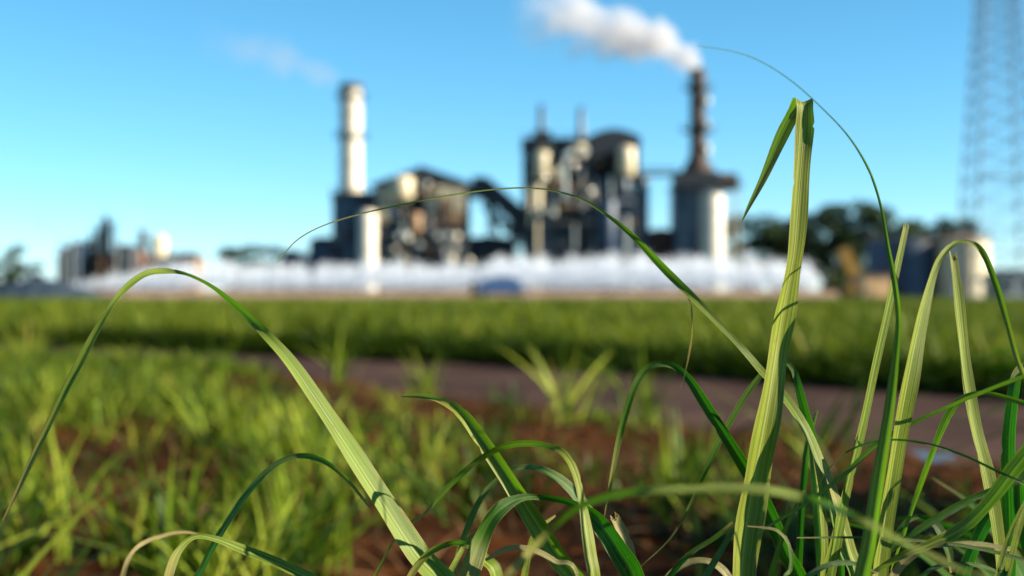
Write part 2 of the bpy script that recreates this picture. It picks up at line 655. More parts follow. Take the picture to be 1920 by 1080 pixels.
def grid_sheet(name, x0, x1, y0, y1, step, zf, mat, keep=None):
    xs = np.arange(x0, x1 + step / 2, step)
    ys = np.arange(y0, y1 + step / 2, step)
    gx, gy = np.meshgrid(xs, ys)
    gz = zf(gx, gy)
    V = np.stack([gx.ravel(), gy.ravel(), gz.ravel()], 1)
    nx = len(xs)
    i, j = np.meshgrid(np.arange(nx - 1), np.arange(len(ys) - 1))
    a = (j * nx + i).ravel()
    F = np.stack([a, a + 1, a + nx + 1, a + nx], 1)
    if keep is not None:
        cx = V[F].mean(1)
        F = F[keep(cx[:, 0], cx[:, 1])]
    o = link(name, quads_mesh(name, V, F, mat))
    return tag(o, kind='structure')


def verge_z(x, y):
    z = 0.035 * fractal(x, y, 3, 4, 1.1) + 0.030 * np.maximum(fractal(x, y, 4, 3, 5.0), 0)
    ne = near_edge(x) + 0.25 * fractal(x, y * 0, 9, 3, 0.9)
    inside = np.clip((y - ne) / 0.35, 0, 1)
    return z * (1 - inside) - 0.10 * inside + 0.02 * (1 - inside)


def road_z(x, y):
    fe, ne = far_edge(x), near_edge(x)
    t = np.clip((y - ne) / np.maximum(fe - ne, 0.5), 0, 1)
    ruts = -0.035 * np.exp(-((t - 0.3) / 0.08) ** 2) - 0.035 * np.exp(-((t - 0.68) / 0.08) ** 2)
    return 0.012 * fractal(x, y, 6, 4, 1.5) + ruts - 0.02


def field_z(x, y):
    up = np.clip((y - far_edge(x)) / 0.5, 0, 1)
    return -0.09 + 0.12 * up + 0.02 * fractal(x, y, 11, 3, 1.0)


grid_sheet('verge_ground', -14, 10, -3, 26, 0.09, verge_z, M['soil'], lambda x, y: y < near_edge(x) + 1.0)
grid_sheet('dirt_road', -60, 14, -4, 66, 0.25, road_z, M['road'], lambda x, y: (y > near_edge(x) - 0.8) & (y < far_edge(x) + 0.8))
grid_sheet('field_ground', -75, 75, -3, 158, 0.75, field_z, M['soil'], lambda x, y: y > far_edge(x) - 0.2)

# puddle at the road edge
pm = MB()
pc = (2.05, 6.95)
pv = [(pc[0], pc[1], 0.012)]
for i in range(28):
    a = 2 * math.pi * i / 28
    rr = 1 + 0.22 * math.sin(3 * a + 1) + 0.12 * math.sin(5 * a)
    pv.append((pc[0] + 0.10 * rr * math.cos(a), pc[1] + 0.20 * rr * math.sin(a), 0.012))
pm.add(pv, [(0, 1 + i, 1 + (i + 1) % 28) for i in range(28)])
tag(pm.build('puddle', M['water']), kind='structure')


# ------------------------------------------------------------------ blades in the mass
def ribbons(name, base, az, lean, height, width, mat, segs=4, droop=0.9, rnd=None, parent=None):
    """many curved blades as one mesh; every argument is an array of one value per blade"""
    n = len(base)
    t = np.linspace(0, 1, segs + 1)[None, :]
    out = (lean[:, None] * t + droop * lean[:, None] * t ** 2.2) * height[:, None]
    up = height[:, None] * (t - 0.28 * np.clip(lean[:, None], 0, 1.4) * t ** 2.4)
    dx, dy = np.cos(az)[:, None], np.sin(az)[:, None]
    P = np.stack([base[:, 0:1] + out * dx, base[:, 1:2] + out * dy, base[:, 2:3] + up], 2)
    ta = az + math.pi / 2 + rng.uniform(-0.9, 0.9, n)
    wprof = np.array([0.55, 0.95, 1.0, 0.72, 0.06]) if segs == 4 else np.interp(t[0], [0, .25, .5, .8, 1], [.55, .95, 1, .65, .05])
    W = np.stack([np.cos(ta), np.sin(ta), rng.uniform(-0.35, 0.35, n)], 1)[:, None, :] * (width[:, None] * wprof[None, :] / 2)[:, :, None]
    A, B = P - W, P + W
    V = np.stack([A, B], 2).reshape(-1, 3)
    k = segs + 1
    idx = (np.arange(n) * k * 2)[:, None] + (np.arange(segs) * 2)[None, :]
    F = np.stack([idx, idx + 1, idx + 3, idx + 2], 2).reshape(-1, 4)
    rnd = rng.uniform(0, 1, n) if rnd is None else rnd
    me = quads_mesh(name, V, F, mat, attr=np.repeat(rnd, k * 2))
    return link(name, me, parent)


def clumps(cx, cy_, zf, per, spread, h, w, lean=(0.05, 0.75)):
    """blade arrays for clumps standing at cx, cy_"""
    n = len(cx) * per
    X_ = np.repeat(cx, per) + rng.normal(0, spread, n)
    Y_ = np.repeat(cy_, per) + rng.normal(0, spread, n)
    hh = np.repeat(h, per) * rng.uniform(0.55, 1.1, n)
    b = np.stack([X_, Y_, zf(X_, Y_) - 0.01], 1)
    cr = np.repeat(rng.uniform(0, 1, len(cx)), per)
    return dict(base=b, az=rng.uniform(0, 2 * math.pi, n), lean=rng.uniform(*lean, n), height=hh, width=w * rng.uniform(0.6, 1.3, n),
                rnd=np.clip(0.68 * cr + 0.32 * rng.uniform(0, 1, n), 0, 1))


def cat(ds):
    return {k: np.concatenate([d[k] for d in ds]) for k in ds[0]}


def in_view(x, y, m=1.0):
    return np.abs(x) < 0.37 * y + m


# cane field beyond the road
ds = []
for (ya, yb, dens, per, spr, h0, w0) in ((9, 30, 7.0, 13, 0.09, 0.55, 0.026), (30, 62, 2.4, 10, 0.16, 0.56, 0.05), (62, 157, 0.75, 8, 0.32, 0.58, 0.11)):
    W_ = 0.37 * yb + 4
    n = int(2 * W_ * (yb - ya) * dens)
    x = rng.uniform(-W_, W_, n)
    y = rng.uniform(ya, yb, n)
    k = (y > far_edge(x) + 0.25 + 0.18 * fractal(x, y * 0, 21, 3, 0.8)) & in_view(x, y, 3.0)
    x, y = x[k], y[k]
    h = h0 * (1 + 0.24 * fractal(x, y, 31, 3, 0.6)) * rng.uniform(0.85, 1.12, len(x))
    ds.append(clumps(x, y, field_z, per, spr, h, w0))
o = ribbons('cane_field', mat=M['field_blade'], **cat(ds))
tag(o, 'broad field of green cane beyond the dirt road', 'cane field', kind='stuff')
# darkened blades added to paint the shade at the foot of the field's front
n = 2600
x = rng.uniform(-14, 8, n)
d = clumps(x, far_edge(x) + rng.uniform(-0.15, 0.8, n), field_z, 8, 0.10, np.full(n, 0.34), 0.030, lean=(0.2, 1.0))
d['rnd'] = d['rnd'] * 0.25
o = ribbons('cane_shade_skirt', mat=M['field_blade'], **d)
tag(o, 'darkened blades added as shade along the front edge of the cane field', 'cane', kind='stuff')

# grass of the near verge
n = 6400
x = rng.uniform(-9, 5.5, n)
y = rng.uniform(1.9, 21, n)
pxs = 960 + x / y * FPX
dens = np.interp(pxs, [0, 330, 520, 700, 980, 1300, 1600, 1920], [1.0, 1.0, 0.8, 0.6, 0.52, 0.5, 0.3, 0.14])
dens = dens * np.clip(0.62 + 1.1 * fractal(x, y, 41, 3, 0.9), 0.0, 1.4)
dens = dens * np.interp(y, [1.9, 5, 21], [1.0, 0.9, 0.55])
dens = dens * np.where((near_edge(x) - y < 4.0) & (pxs > 430), 0.45, 1.0)
k = in_view(x, y, 0.4) & (y < near_edge(x) - 0.15) & (rng.uniform(0, 1, n) < dens) & ~((pxs > 620) & (y < 3.4))
x, y = x[k], y[k]
d = clumps(x, y, verge_z, 15, 0.05, np.where((near_edge(x) - y < 4.0) & (x / y * FPX > -500), 0.68, 1.0) * np.interp(960 + x / y * FPX, [0, 500, 800], [0.40, 0.38, 0.34]) * np.interp(y, [3, 9, 14], [1.0, 0.8, 0.62]) * rng.uniform(0.55, 1.25, len(x)), 0.0135, lean=(0.05, 0.8))
o = ribbons('verge_grass', mat=M['verge_blade'], segs=6, **d)
tag(o, 'green young grass covering the near roadside verge', 'grass', kind='stuff')
n = 900
x = rng.uniform(-5, 4, n)
y = rng.uniform(2.0, 12, n)
k = in_view(x, y, 0.3) & (y < near_edge(x) - 0.1)
d = clumps(x[k], y[k], verge_z, 7, 0.07, np.full(k.sum(), 0.13), 0.012, lean=(0.9, 1.9))
o = ribbons('dry_straw', mat=M['dry_blade'], **d)
tag(o, 'dry brown straw lying on the red soil of the verge', 'straw', kind='stuff')

# soil clods
cl = []
n = 1500
x = rng.uniform(-4.5, 4.5, n)
y = rng.uniform(1.6, 13, n)
k = in_view(x, y, 0.3) & (y < near_edge(x) + 0.2)
x, y = x[k], y[k]
u8 = np.array([(1, 0, 0), (-1, 0, 0), (0, 1, 0), (0, -1, 0), (0, 0, 1), (0, 0, -1)], float)
f8 = np.array([(0, 2, 4), (2, 1, 4), (1, 3, 4), (3, 0, 4), (2, 0, 5), (1, 2, 5), (3, 1, 5), (0, 3, 5)])
sz = rng.uniform(0.008, 0.035, len(x))
Vc = np.stack([x, y, verge_z(x, y)], 1)[:, None, :] + u8[None] * sz[:, None, None] * rng.uniform(0.6, 1.3, (len(x), 6, 1))
Fc = (np.arange(len(x)) * 6)[:, None, None] + f8[None]
o = link('soil_clods', quads_mesh('soil_clods', Vc.reshape(-1, 3), Fc.reshape(-1, 3), M['soil'], smooth=False))
tag(o, 'small clods of red soil scattered on the verge', 'soil', kind='stuff')

# single tufts one can tell apart on the verge
TUFTS = [(1210, 9.0, 0.62, 'tall pale tuft of young cane at the road edge left of the tall folded leaf'),
         (1060, 8.2, 0.50, 'leaning pale tuft of cane before the middle of the dirt road'),
         (1530, 6.2, 0.50, 'upright green tuft on the verge right of the tall folded leaf'),
         (400, 12.0, 0.50, 'high green tuft standing before the road under the arched left leaf'),
         (640, 12.0, 0.48, 'pale tuft at the road edge below the white chimney'),
         (800, 10.5, 0.42, 'low pale tuft before the road left of the bare soil'),
         (60, 15.0, 0.60, 'tallest grass tuft at the left edge of the verge'),
         (560, 6.0, 0.42, 'bright green tuft in the grass right of the big sunlit leaf'),
         (320, 3.6, 0.40, 'near bright green tuft low in the left grass'),
         (1300, 5.0, 0.40, 'dim green tuft behind the tall folded leaf')]
for px, D, h, lab in TUFTS:
    x0 = X(px, D)
    nb = 26
    d = clumps(np.array([0.0]), np.array([0.0]), lambda a, b: a * 0, nb, 0.05, np.array([h]), 0.018, lean=(0.03, 0.55))
    o = ribbons('grass_tuft', mat=M['verge_blade'], segs=6, **d)
    o.location = (x0, D, float(verge_z(np.array([x0]), np.array([D]))[0]))
    tag(o, lab, 'grass tuft', 'tufts standing on the verge')

# ================================================================== THE MILL
D0 = 300.0


def V3(px, py, D):
    return (X(px, D), D, Z(py, D))


def handrail(parent, px0, px1, py, D, h=1.1, gap=2.0, y=None):
    m = MB()
    y = D if y is None else y
    x0, x1, z = X(px0, D), X(px1, D), Z(py, D)
    m.bar((x0, y, z + h), (x1, y, z + h), 0.09)
    m.bar((x0, y, z + h * 0.5), (x1, y, z + h * 0.5), 0.06)
    k = max(1, int((x1 - x0) / gap))
    for i in range(k + 1):
        q = x0 + (x1 - x0) * i / k
        m.bar((q, y, z), (q, y, z + h), 0.07)
    return m.build('handrail', M['steel_dark'], parent)


def panel_bay(parent, px0, px1, py0, py1, D, mat, ribs=3, name='wall_panel'):
    m = MB()
    g = 0.06
    x0, x1, z0, z1 = X(px0, D) + g, X(px1, D) - g, Z(py1, D) + g, Z(py0, D) - g
    m.box(x0, x1, D, D + 0.12, z0, z1)
    for i in range(ribs):
        q = x0 + (x1 - x0) * (i + 0.5) / ribs
        m.box(q - 0.08, q + 0.08, D - 0.07, D - 0.003, z0 + 0.02, z1 - 0.02)
    return m.build(name, M[mat], parent)


def vessel(parent, px, py0, py1, rpx, D, mat, name='vessel', n=24):
    """upright drum with domed ends"""
    r = rpx * D / FPX
    z0, z1 = Z(py1, D), Z(py0, D)
    h = z1 - z0
    dome = min(0.35 * r, h * 0.2)
    m = MB()
    m.lathe((X(px, D), D + r, z0), [(r * 0.55, 0), (r * 0.9, dome * 0.5), (r, dome), (r, h - dome), (r * 0.9, h - dome * 0.5), (r * 0.5, h)], n)
    return m.build(name, M[mat], parent, True)


def ring_platform(parent, c, r0, r1, z):
    m = MB()
    m.lathe((c[0], c[1], z), [(r0, 0), (r1, 0), (r1, 0.15), (r0, 0.15)], 20)
    p = m.build('platform', M['steel_dark'], parent)
    q = MB()
    for i in range(20):
        a, b = 2 * math.pi * i / 20, 2 * math.pi * (i + 1) / 20
        A = (c[0] + r1 * math.cos(a), c[1] + r1 * math.sin(a))
        B = (c[0] + r1 * math.cos(b), c[1] + r1 * math.sin(b))
        q.bar((A[0], A[1], z + 0.15), (A[0], A[1], z + 1.25), 0.07)
        q.bar((A[0], A[1], z + 1.25), (B[0], B[1], z + 1.25), 0.07)
        q.bar((A[0], A[1], z + 0.7), (B[0], B[1], z + 0.7), 0.05)
    q.build('handrail', M['steel_dark'], p)
    return p


def ladder(parent, x, y, z0, z1):
    m = MB()
    m.bar((x - 0.25, y, z0), (x - 0.25, y, z1), 0.08)
    m.bar((x + 0.25, y, z0), (x + 0.25, y, z1), 0.08)
    z = z0
    while z < z1:
        m.bar((x - 0.25, y, z), (x + 0.25, y, z), 0.05)
        z += 0.6
    return m.build('ladder', M['steel_dark'], parent)


# ---- white chimney
r = 20.5 / FPX * (D0 + 8)
c = (X(658, D0 + 8), D0 + 8, 0)
zb, zt = Z(362, D0), Z(160, D0 + 8)
t = thing('white_chimney', 'tall white chimney with dark rim on the left of the mill', 'chimney', (c[0], c[1], zb))
m = MB()
m.lathe((c[0], c[1], zb), [(r * 1.12, 0), (r * 1.04, 3), (r, 6), (r * 0.97, zt - zb - 1.0)], 32)
m.build('shell', M['white'], t, True)
m = MB()
m.lathe((c[0], c[1], zt - 1.0), [(r * 1.0, 0.003), (r * 1.06, 0.1), (r * 1.06, 1.3), (r * 0.8, 1.3), (r * 0.8, 0.4)], 32)
m.build('rim', M['rust'], t, True)
for py in (352, 300, 205):
    m = MB()
    m.lathe((c[0], c[1], Z(py, D0)), [(r * 1.03, 0), (r * 1.09, 0), (r * 1.09, 0.35), (r * 1.03, 0.35)], 32)
    m.build('flange', M['cream'], t, True)
ring_platform(t, c, r * 1.0, r * 1.55, Z(250, D0))
ring_platform(t, c, r * 1.0, r * 1.4, Z(175, D0))
ladder(t, c[0] - r * 0.9, c[1] - r * 0.65, zb, zt - 0.5)

# ---- gas cleaner under the white chimney
t = thing('gas_cleaner_house', 'blue grey gas cleaner block under the white chimney', 'building', (X(660, D0), D0 + 6, 0))
m = MB()
m.box(X(622, D0), X(700, D0), D0 + 2.5, D0 + 14, 0, Z(372, D0))
m.build('wall', M['bluegrey'], t)
m = MB()
m.box(X(618, D0), X(704, D0), D0 + 2.0, D0 + 14.5, Z(372, D0) + 0.004, Z(358, D0))
m.build('roof_deck', M['steel_dark'], t)
for i in range(6):
    a = 622 + i * 13
    for j, (p0, p1) in enumerate(((374, 414), (414, 455), (455, 500), (500, 551))):
        panel_bay(t, a, a + 13, p0, p1, D0 + 2.2, ['bluegrey', 'navy', 'bluegrey', 'bluegrey', 'rust', 'navy'][(i + 2 * j) % 6], 2)
handrail(t, 618, 704, 358, D0, y=D0 + 2.1)
for px in (640, 654):
    vessel(t, px, 376, 440, 6, D0 - 0.5, 'bluegrey', 'duct', 16)
m = MB()
m.box(X(576, D0), X(621, D0), D0 + 3, D0 + 12, 0, Z(452, D0))
m.build('annex_wall', M['navy'], t)
m = MB()
m.prism([(X(572, D0), Z(453, D0)), (X(624, D0), Z(453, D0)), (X(624, D0), Z(443, D0)), (X(590, D0), Z(443, D0))], D0 + 2.5, D0 + 12.5)
m.build('annex_roof', M['steel_dark'], t)

t = thing('settling_tank', 'slim cream upright tank standing before the gas cleaner block', 'tank', (X(691, D0), D0 - 1, 0))
r = 18 / FPX * D0
m = MB()
m.lathe((X(691, D0), D0 - 2, 0), [(r, 0), (r, Z(402, D0)), (r * 0.75, Z(396, D0)), (r * 0.2, Z(393, D0))], 28)
m.build('shell', M['white'], t, True)
for py in (425, 470, 520):
    m = MB()
    m.lathe((X(691, D0), D0 - 2, Z(py, D0)), [(r * 1.0, 0), (r * 1.05, 0), (r * 1.05, 0.2), (r * 1.0, 0.2)], 28)
    m.build('hoop', M['cream'], t, True)

# ---- first boiler house
t = thing('boiler_house', 'open steel boiler house with cream panels right of the white chimney', 'building', (X(788, D0), D0 + 9, 0))
cols = [704, 736, 768, 792, 830, 874]
rows = [338, 368, 396, 422, 450, 484, 552]
topz = {704: 345, 736: 336, 768: 324, 792: 320, 830: 333, 874: 347}
for px in cols:
    for dy in (0, 9, 18):
        m = MB()
        m.box(X(px, D0) - 0.3, X(px, D0) + 0.3, D0 + dy - 0.3, D0 + dy + 0.3, 0, Z(topz[px], D0))
        m.build('column', M['steel_dark'], t)
for py in rows[1:-1]:
    m = MB()
    m.box(X(700, D0), X(878, D0), D0 - 0.2, D0 + 18, Z(py, D0) - 0.25, Z(py, D0))
    m.build('floor_deck', M['steel_dark'], t)
    handrail(t, 700, 878, py, D0, y=D0 - 0.25)
grid = [['cream', 'cream', 'cream', 'rust', 'cream', 'cream'][:5],
        ['cream', 'cream', None, 'cream', 'cream'],
        ['cream', 'bluegrey', None, 'tan', 'tan'],
        ['navy', 'bluegrey', 'rust', 'tan', None],
        ['bluegrey', None, 'bluegrey', 'rust', 'bluegrey'],
        ['bluegrey', 'navy', 'bluegrey', 'navy', 'bluegrey']]
for j, row in enumerate(grid):
    for i, mt in enumerate(row):
        if mt:
            p0 = rows[j] if j else max(topz[cols[i]], topz[cols[i + 1]]) + 1
            panel_bay(t, cols[i] + 3, cols[i + 1] - 3, p0, rows[j + 1] - 3, D0 + 0.6, mt, 3)
m = MB()
m.box(X(706, D0), X(872, D0), D0 + 15, D0 + 15.3, 0, Z(350, D0))
m.build('rear_wall', M['steel_dark'], t)
vessel(t, 752, 328, 374, 22, D0 - 4.5, 'cream', 'steam_drum')
for a, b, p0, p1, mt in ((706, 726, 352, 384, 'cream'), (726, 746, 350, 384, 'cream'), (706, 726, 384, 418, 'cream'), (726, 746, 384, 408, 'bluegrey'), (792, 812, 350, 372, 'tan'), (812, 842, 348, 372, 'cream'),
                         (842, 872, 352, 372, 'cream'), (800, 822, 372, 394, 'cream'), (822, 848, 372, 394, 'tan'), (848, 872, 372, 396, 'cream'), (804, 830, 397, 420, 'tan'), (834, 868, 397, 418, 'tan'), (840, 866, 422, 438, 'rust')):
    panel_bay(t, a, b, p0, p1, D0 - 1.6, mt, 3)
vessel(t, 778, 398, 438, 13, D0 - 3.2, 'tan', 'hopper')
for px, py, rp in ((741, 468, 7), (856, 444, 7), (846, 487, 8), (880, 490, 7), (655, 500, 6)):  # small white balls added to give bright glints
    m = MB()
    rr = rp / FPX * D0
    m.lathe((X(px, D0), D0 - 2.0, Z(py, D0) - rr), [(rr * math.sin(math.pi * k / 10) + 0.01, rr - rr * math.cos(math.pi * k / 10)) for k in range(11)], 20)
    m.tube((X(px, D0), D0 - 2.0, 0), (X(px, D0), D0 - 2.0, Z(py, D0) - rr * 0.8), 0.15)
    m.build('glint_ball', M['white'], t, True)
m = MB()
m.prism([(X(696, D0), Z(348, D0)), (X(786, D0), Z(318, D0)), (X(786, D0), Z(314, D0)), (X(696, D0), Z(345, D0))], D0 - 1, D0 + 19)
m.build('roof_slope', M['steel_dark'], t)
m = MB()
m.prism([(X(780, D0), Z(330, D0)), (X(884, D0), Z(362, D0)), (X(884, D0), Z(343, D0)), (X(786.5, D0), Z(310, D0))], D0 - 1, D0 + 19)
m.build('roof_slope', M['steel_dark'], t)
for k, (px, py, px2) in enumerate(((706, 438, 870), (706, 410, 780), (790, 462, 876))):
    m = MB()
    m.tube((X(px, D0), D0 - 1.2, Z(py, D0)), (X(px2, D0), D0 - 1.2, Z(py, D0)), 0.28, n=10)
    m.build('pipe', M['galv'], t, True)

def clutter(t, px0, px1, py0, py1, seed, n_v, n_h):
    r_ = random.Random(seed)
    for k in range(n_v):
        px = r_.uniform(px0, px1)
        a = r_.uniform(py0, py1 - 30)
        b = min(py1, a + r_.uniform(20, 80))
        y_ = D0 - r_.uniform(1.8, 3.0)
        m = MB()
        rr = r_.choice((0.14, 0.2, 0.28, 0.4))
        m.tube((X(px, D0), y_, Z(b, D0)), (X(px, D0), y_, Z(a, D0)), rr, n=10)
        m.tube((X(px, D0), y_, Z(a, D0)), (X(px, D0), D0 + 1.0, Z(a, D0)), rr, n=10)
        m.tube((X(px, D0), y_, Z(b, D0)), (X(px, D0), D0 + 1.0, Z(b, D0)), rr, n=10)
        m.build('pipe', M[r_.choice(('alu', 'galv', 'cream', 'rust', 'steel_dark'))], t, True)
    for k in range(n_h):
        px = r_.uniform(px0, px1 - 40)
        py = r_.uniform(py0, py1)
        m = MB()
        m.bar((X(px, D0), D0 - 1.4, Z(py, D0)), (X(px + r_.uniform(20, 40), D0), D0 - 1.4, Z(py - r_.choice((0, 0, 22, -22)), D0)), 0.35, 0.5)
        m.build(r_.choice(('cable_tray', 'stair')), M[r_.choice(('galv', 'steel_dark', 'tan'))], t)
    for k in range(n_v // 2):  # little bright drums added over the facade for glints
        px, py = r_.uniform(px0, px1), r_.uniform(py0, py1)
        rr = r_.uniform(0.3, 0.6)
        m = MB()
        m.lathe((X(px, D0), D0 - 3.2, Z(py, D0)), [(rr * 0.4, 0), (rr, 0.3), (rr, 1.2), (rr * 0.4, 1.5)], 14)
        m.tube((X(px, D0), D0 - 3.2, Z(py, D0) + 0.7), (X(px, D0), D0 + 1.0, Z(py, D0) + 0.7), 0.12, n=8)
        m.build('glint_vessel', M['alu'], t, True)


clutter(t, 708, 872, 352, 500, 5, 16, 10)

# ---- inclined conveyor
t = thing('conveyor_gallery', 'dark inclined conveyor gallery sloping between the two boiler houses', 'conveyor', (X(960, D0), D0 + 5, 0))
A, B = Vector((X(872, D0), D0 + 3, Z(342, D0))), Vector((X(905, D0), D0 + 3, Z(334, D0)))
C = Vector((X(1050, D0), D0 + 3, Z(470, D0)))
m = MB()
m.box(X(884.5, D0), X(912, D0), D0 + 1, D0 + 6, Z(370, D0), Z(330, D0))
m.build('head_house', M['steel_dark'], t)
m = MB()
m.bar(B + Vector((0, 0.5, -1.0)), C + Vector((0, 0, 0.3)), 3.2, 3.6)
m.build('belt_housing', M['steel_dark'], t)
m = MB()
nseg = 9
for i in range(nseg):
    p, q = B.lerp(C, i / nseg), B.lerp(C, (i + 1) / nseg)
    m.bar(p + Vector((0, -1.8, -6.0)), p + Vector((0, 2.4, -6.0)), 0.38)
    for yy in (-1.8, 2.4):
        o_ = Vector((0, yy, 0))
        m.bar(p + o_ + Vector((0, 0, -6.0)), q + o_ + Vector((0, 0, -6.0)), 0.5)
        m.bar(p + o_ + Vector((0, 0, -2.0)), q + o_ + Vector((0, 0, -6.0)), 0.38)
        m.bar(p + o_ + Vector((0, 0, -2.0)), p + o_ + Vector((0, 0, -6.0)), 0.38)
m.build('truss', M['steel_dark'], t)
m = MB()
m.bar(B.lerp(C, 0.42) + Vector((0, 0.3, -1.8)), C + Vector((2, 0.3, -2.6)), 4.2, 5.6)
m.build('lower_gallery', M['rust'], t)
for fx, fz in ((8.5, 432), (5.0, 436), (2.2, 440)):
    m = MB()
    m.bar((B.x + 0.5, B.y - 2.0, B.z - 3), (B.x + fx, B.y - 2.0, Z(fz, D0)), 0.7)
    m.build('strut', M['steel_dark'], t)
for f in (0.12, 0.4, 0.72):
    p = B.lerp(C, f)
    for sx in (-1, 1):
        for yy in (-1.8, 2.4):
            m = MB()
            m.bar((p.x + sx * 2.2, p.y + yy, 0), (p.x + sx * 0.5, p.y + yy, p.z - 3.8), 0.35)
            m.build('leg', M['steel_dark'], t)
for sx in (-1, 1):
    p = B.lerp(C, 0.05)
    m = MB()
    m.bar((p.x + 4.0 + sx * 1.5, p.y, Z(440, D0)), (p.x - 0.5, p.y, p.z - 3), 0.5)
    m.build('strut', M['steel_dark'], t)

# ---- low sheds between and beside the houses
for px0, px1, py, lab, mt in ((868, 968, 442, 'long dark shed behind the spray at the foot of the conveyor', 'navy'),
                              (1206, 1272, 428, 'dark low shed between the second boiler house and the grey tower', 'brick'),
                              (528, 566, 468, 'small dark shed left of the gas cleaner block', 'navy')):
    D = D0 + 12
    t = thing('shed', lab, 'shed', (X((px0 + px1) / 2, D), D + 6, 0))
    m = MB()
    m.box(X(px0, D), X(px1, D), D, D + 12, 0, Z(py + 7, D))
    m.build('wall', M[mt], t)
    m = MB()
    xm = (X(px0, D) + X(px1, D)) / 2
    m.prism([(X(px0 - 2, D), Z(py + 7, D) + 0.004), (X(px1 + 2, D), Z(py + 7, D) + 0.004), (X(px1 + 2, D), Z(py + 5, D)), (xm, Z(py, D)), (X(px0 - 2, D), Z(py + 5, D))], D - 0.5, D + 12.5)
    m.build('roof', M['steel_dark'], t)
    k = 3
    for i in range(k):
        a = px0 + (px1 - px0) * (i + 0.25) / k
        m = MB()
        m.box(X(a, D), X(a + (px1 - px0) * 0.5 / k, D), D - 0.08, D - 0.004, 0.0, Z(py + 28, D))
        m.build('door', M['steel_dark'], t)

# ---- second boiler house
t = thing('boiler_house', 'dark boiler house with flat and curved roofs and two roof vents', 'building', (X(1098, D0), D0 + 10, 0))
cols = [984, 1006, 1040, 1072, 1106, 1152, 1196]
rows = [268, 298, 332, 364, 402, 440, 480, 552]
for px in cols:
    for dy in (0, 10, 20):
        m = MB()
        top = 264 if px < 1106 else 262
        m.box(X(px, D0) - 0.35, X(px, D0) + 0.35, D0 + dy - 0.35, D0 + dy + 0.35, 0, Z(top, D0))
        m.build('column', M['steel_dark'], t)
for py in rows[1:-1]:
    m = MB()
    m.box(X(980, D0), X(1200, D0), D0 - 0.2, D0 + 20, Z(py, D0) - 0.3, Z(py, D0))
    m.build('floor_deck', M['steel_dark'], t)
    handrail(t, 980, 1200, py, D0, y=D0 - 0.25)
grid = [['navy', 'cream', 'steel_dark', 'cream', None, 'navy'],  # navy first bays paint in the shaded side face
        ['navy', 'cream', 'cream', 'bluegrey', None, 'steel_dark'],
        ['navy', 'cream', 'bluegrey', 'tan', 'navy', None],
        ['navy', 'bluegrey', 'tan', 'bluegrey', None, 'navy'],
        ['navy', 'bluegrey', 'navy', None, 'navy', 'steel_dark'],
        ['bluegrey', 'bluegrey', 'bluegrey', 'navy', 'steel_dark', 'navy'],
        ['bluegrey', 'rust', 'bluegrey', 'navy', 'navy', 'bluegrey']]
for j, row in enumerate(grid):
    for i, mt in enumerate(row):
        if mt:
            panel_bay(t, cols[i] + 3, cols[i + 1] - 3, rows[j] + 3, rows[j + 1] - 3, D0 + 0.8, mt, 3)
m = MB()
m.box(X(990, D0), X(1192, D0), D0 + 16, D0 + 16.3, 0, Z(270, D0))
m.build('rear_wall', M['steel_dark'], t)
m = MB()
m.box(X(978, D0), X(1108, D0), D0 - 1.0, D0 + 21, Z(266, D0), Z(259, D0))
m.build('flat_roof', M['steel_dark'], t)
handrail(t, 978, 1104, 259, D0, y=D0 - 0.8)
arc = [(X(1106 + 94 * i / 12, D0), Z(262 - 20 * math.sin(math.pi * (0.12 + 0.80 * i / 12)) , D0)) for i in range(13)]
m = MB()
m.prism([(X(1104, D0), Z(300, D0)), (X(1202, D0), Z(272, D0))] + arc[::-1], D0 - 1.2, D0 + 21)
m.build('curved_roof', M['steel_dark'], t)
for px, w, py in ((1016, 6, 197), (1092, 6.5, 202)):
    m = MB()
    m.lathe((X(px, D0), D0 + 6, Z(260, D0)), [(w * 1.5 / FPX * D0, 0), (w * 1.5 / FPX * D0, 1.6), (w / FPX * D0, 2.4), (w / FPX * D0 * 0.9, Z(py, D0) - Z(260, D0))], 16)
    v_ = m.build('roof_vent', M['bluegrey' if px > 1050 else 'steel_dark'], t, True)
    m = MB()
    m.lathe((X(px, D0), D0 + 6, Z(py, D0)), [(w * 1.25 / FPX * D0, 0.3), (0.05, 1.1)], 16)
    m.build('cowl', M['steel_dark'], v_, True)
m = MB()
m.box(X(1000, D0), X(1034, D0), D0 + 2, D0 + 10, Z(258.9, D0), Z(243, D0))
m.build('roof_cabin', M['steel_dark'], t)
vessel(t, 1086, 268, 294, 14, D0 - 3.2, 'cream', 'steam_drum')
vessel(t, 1016, 282, 336, 15, D0 - 3.4, 'cream', 'steam_drum')
vessel(t, 1046, 312, 336, 14, D0 - 3.2, 'cream', 'steam_drum')
vessel(t, 1176, 272, 330, 17, D0 - 3.8, 'cream', 'steam_drum')
vessel(t, 1170, 334, 362, 12, D0 - 3.0, 'bluegrey', 'duct')
vessel(t, 1206, 330, 480, 12, D0 + 3.0, 'navy', 'duct')
vessel(t, 1140, 372, 480, 18, D0 - 4.0, 'navy', 'duct')
m = MB()
m.tube(V3(1008, 345, D0 - 2), V3(1008, 404, D0 - 2), 0.85, n=18)
m.tube(V3(1008, 404, D0 - 2), V3(1008, 552, D0 - 2), 0.3, n=10)
m.build('down_pipe', M['cream'], t, True)
for py, a, b in ((350, 1010, 1110), (388, 1010, 1100), (418, 1040, 1190)):
    m = MB()
    m.tube((X(a, D0), D0 - 1.2, Z(py, D0)), (X(b, D0), D0 - 1.2, Z(py, D0)), 0.45, n=12)
    m.build('pipe', M['tan'], t, True)

clutter(t, 990, 1196, 285, 500, 6, 20, 14)

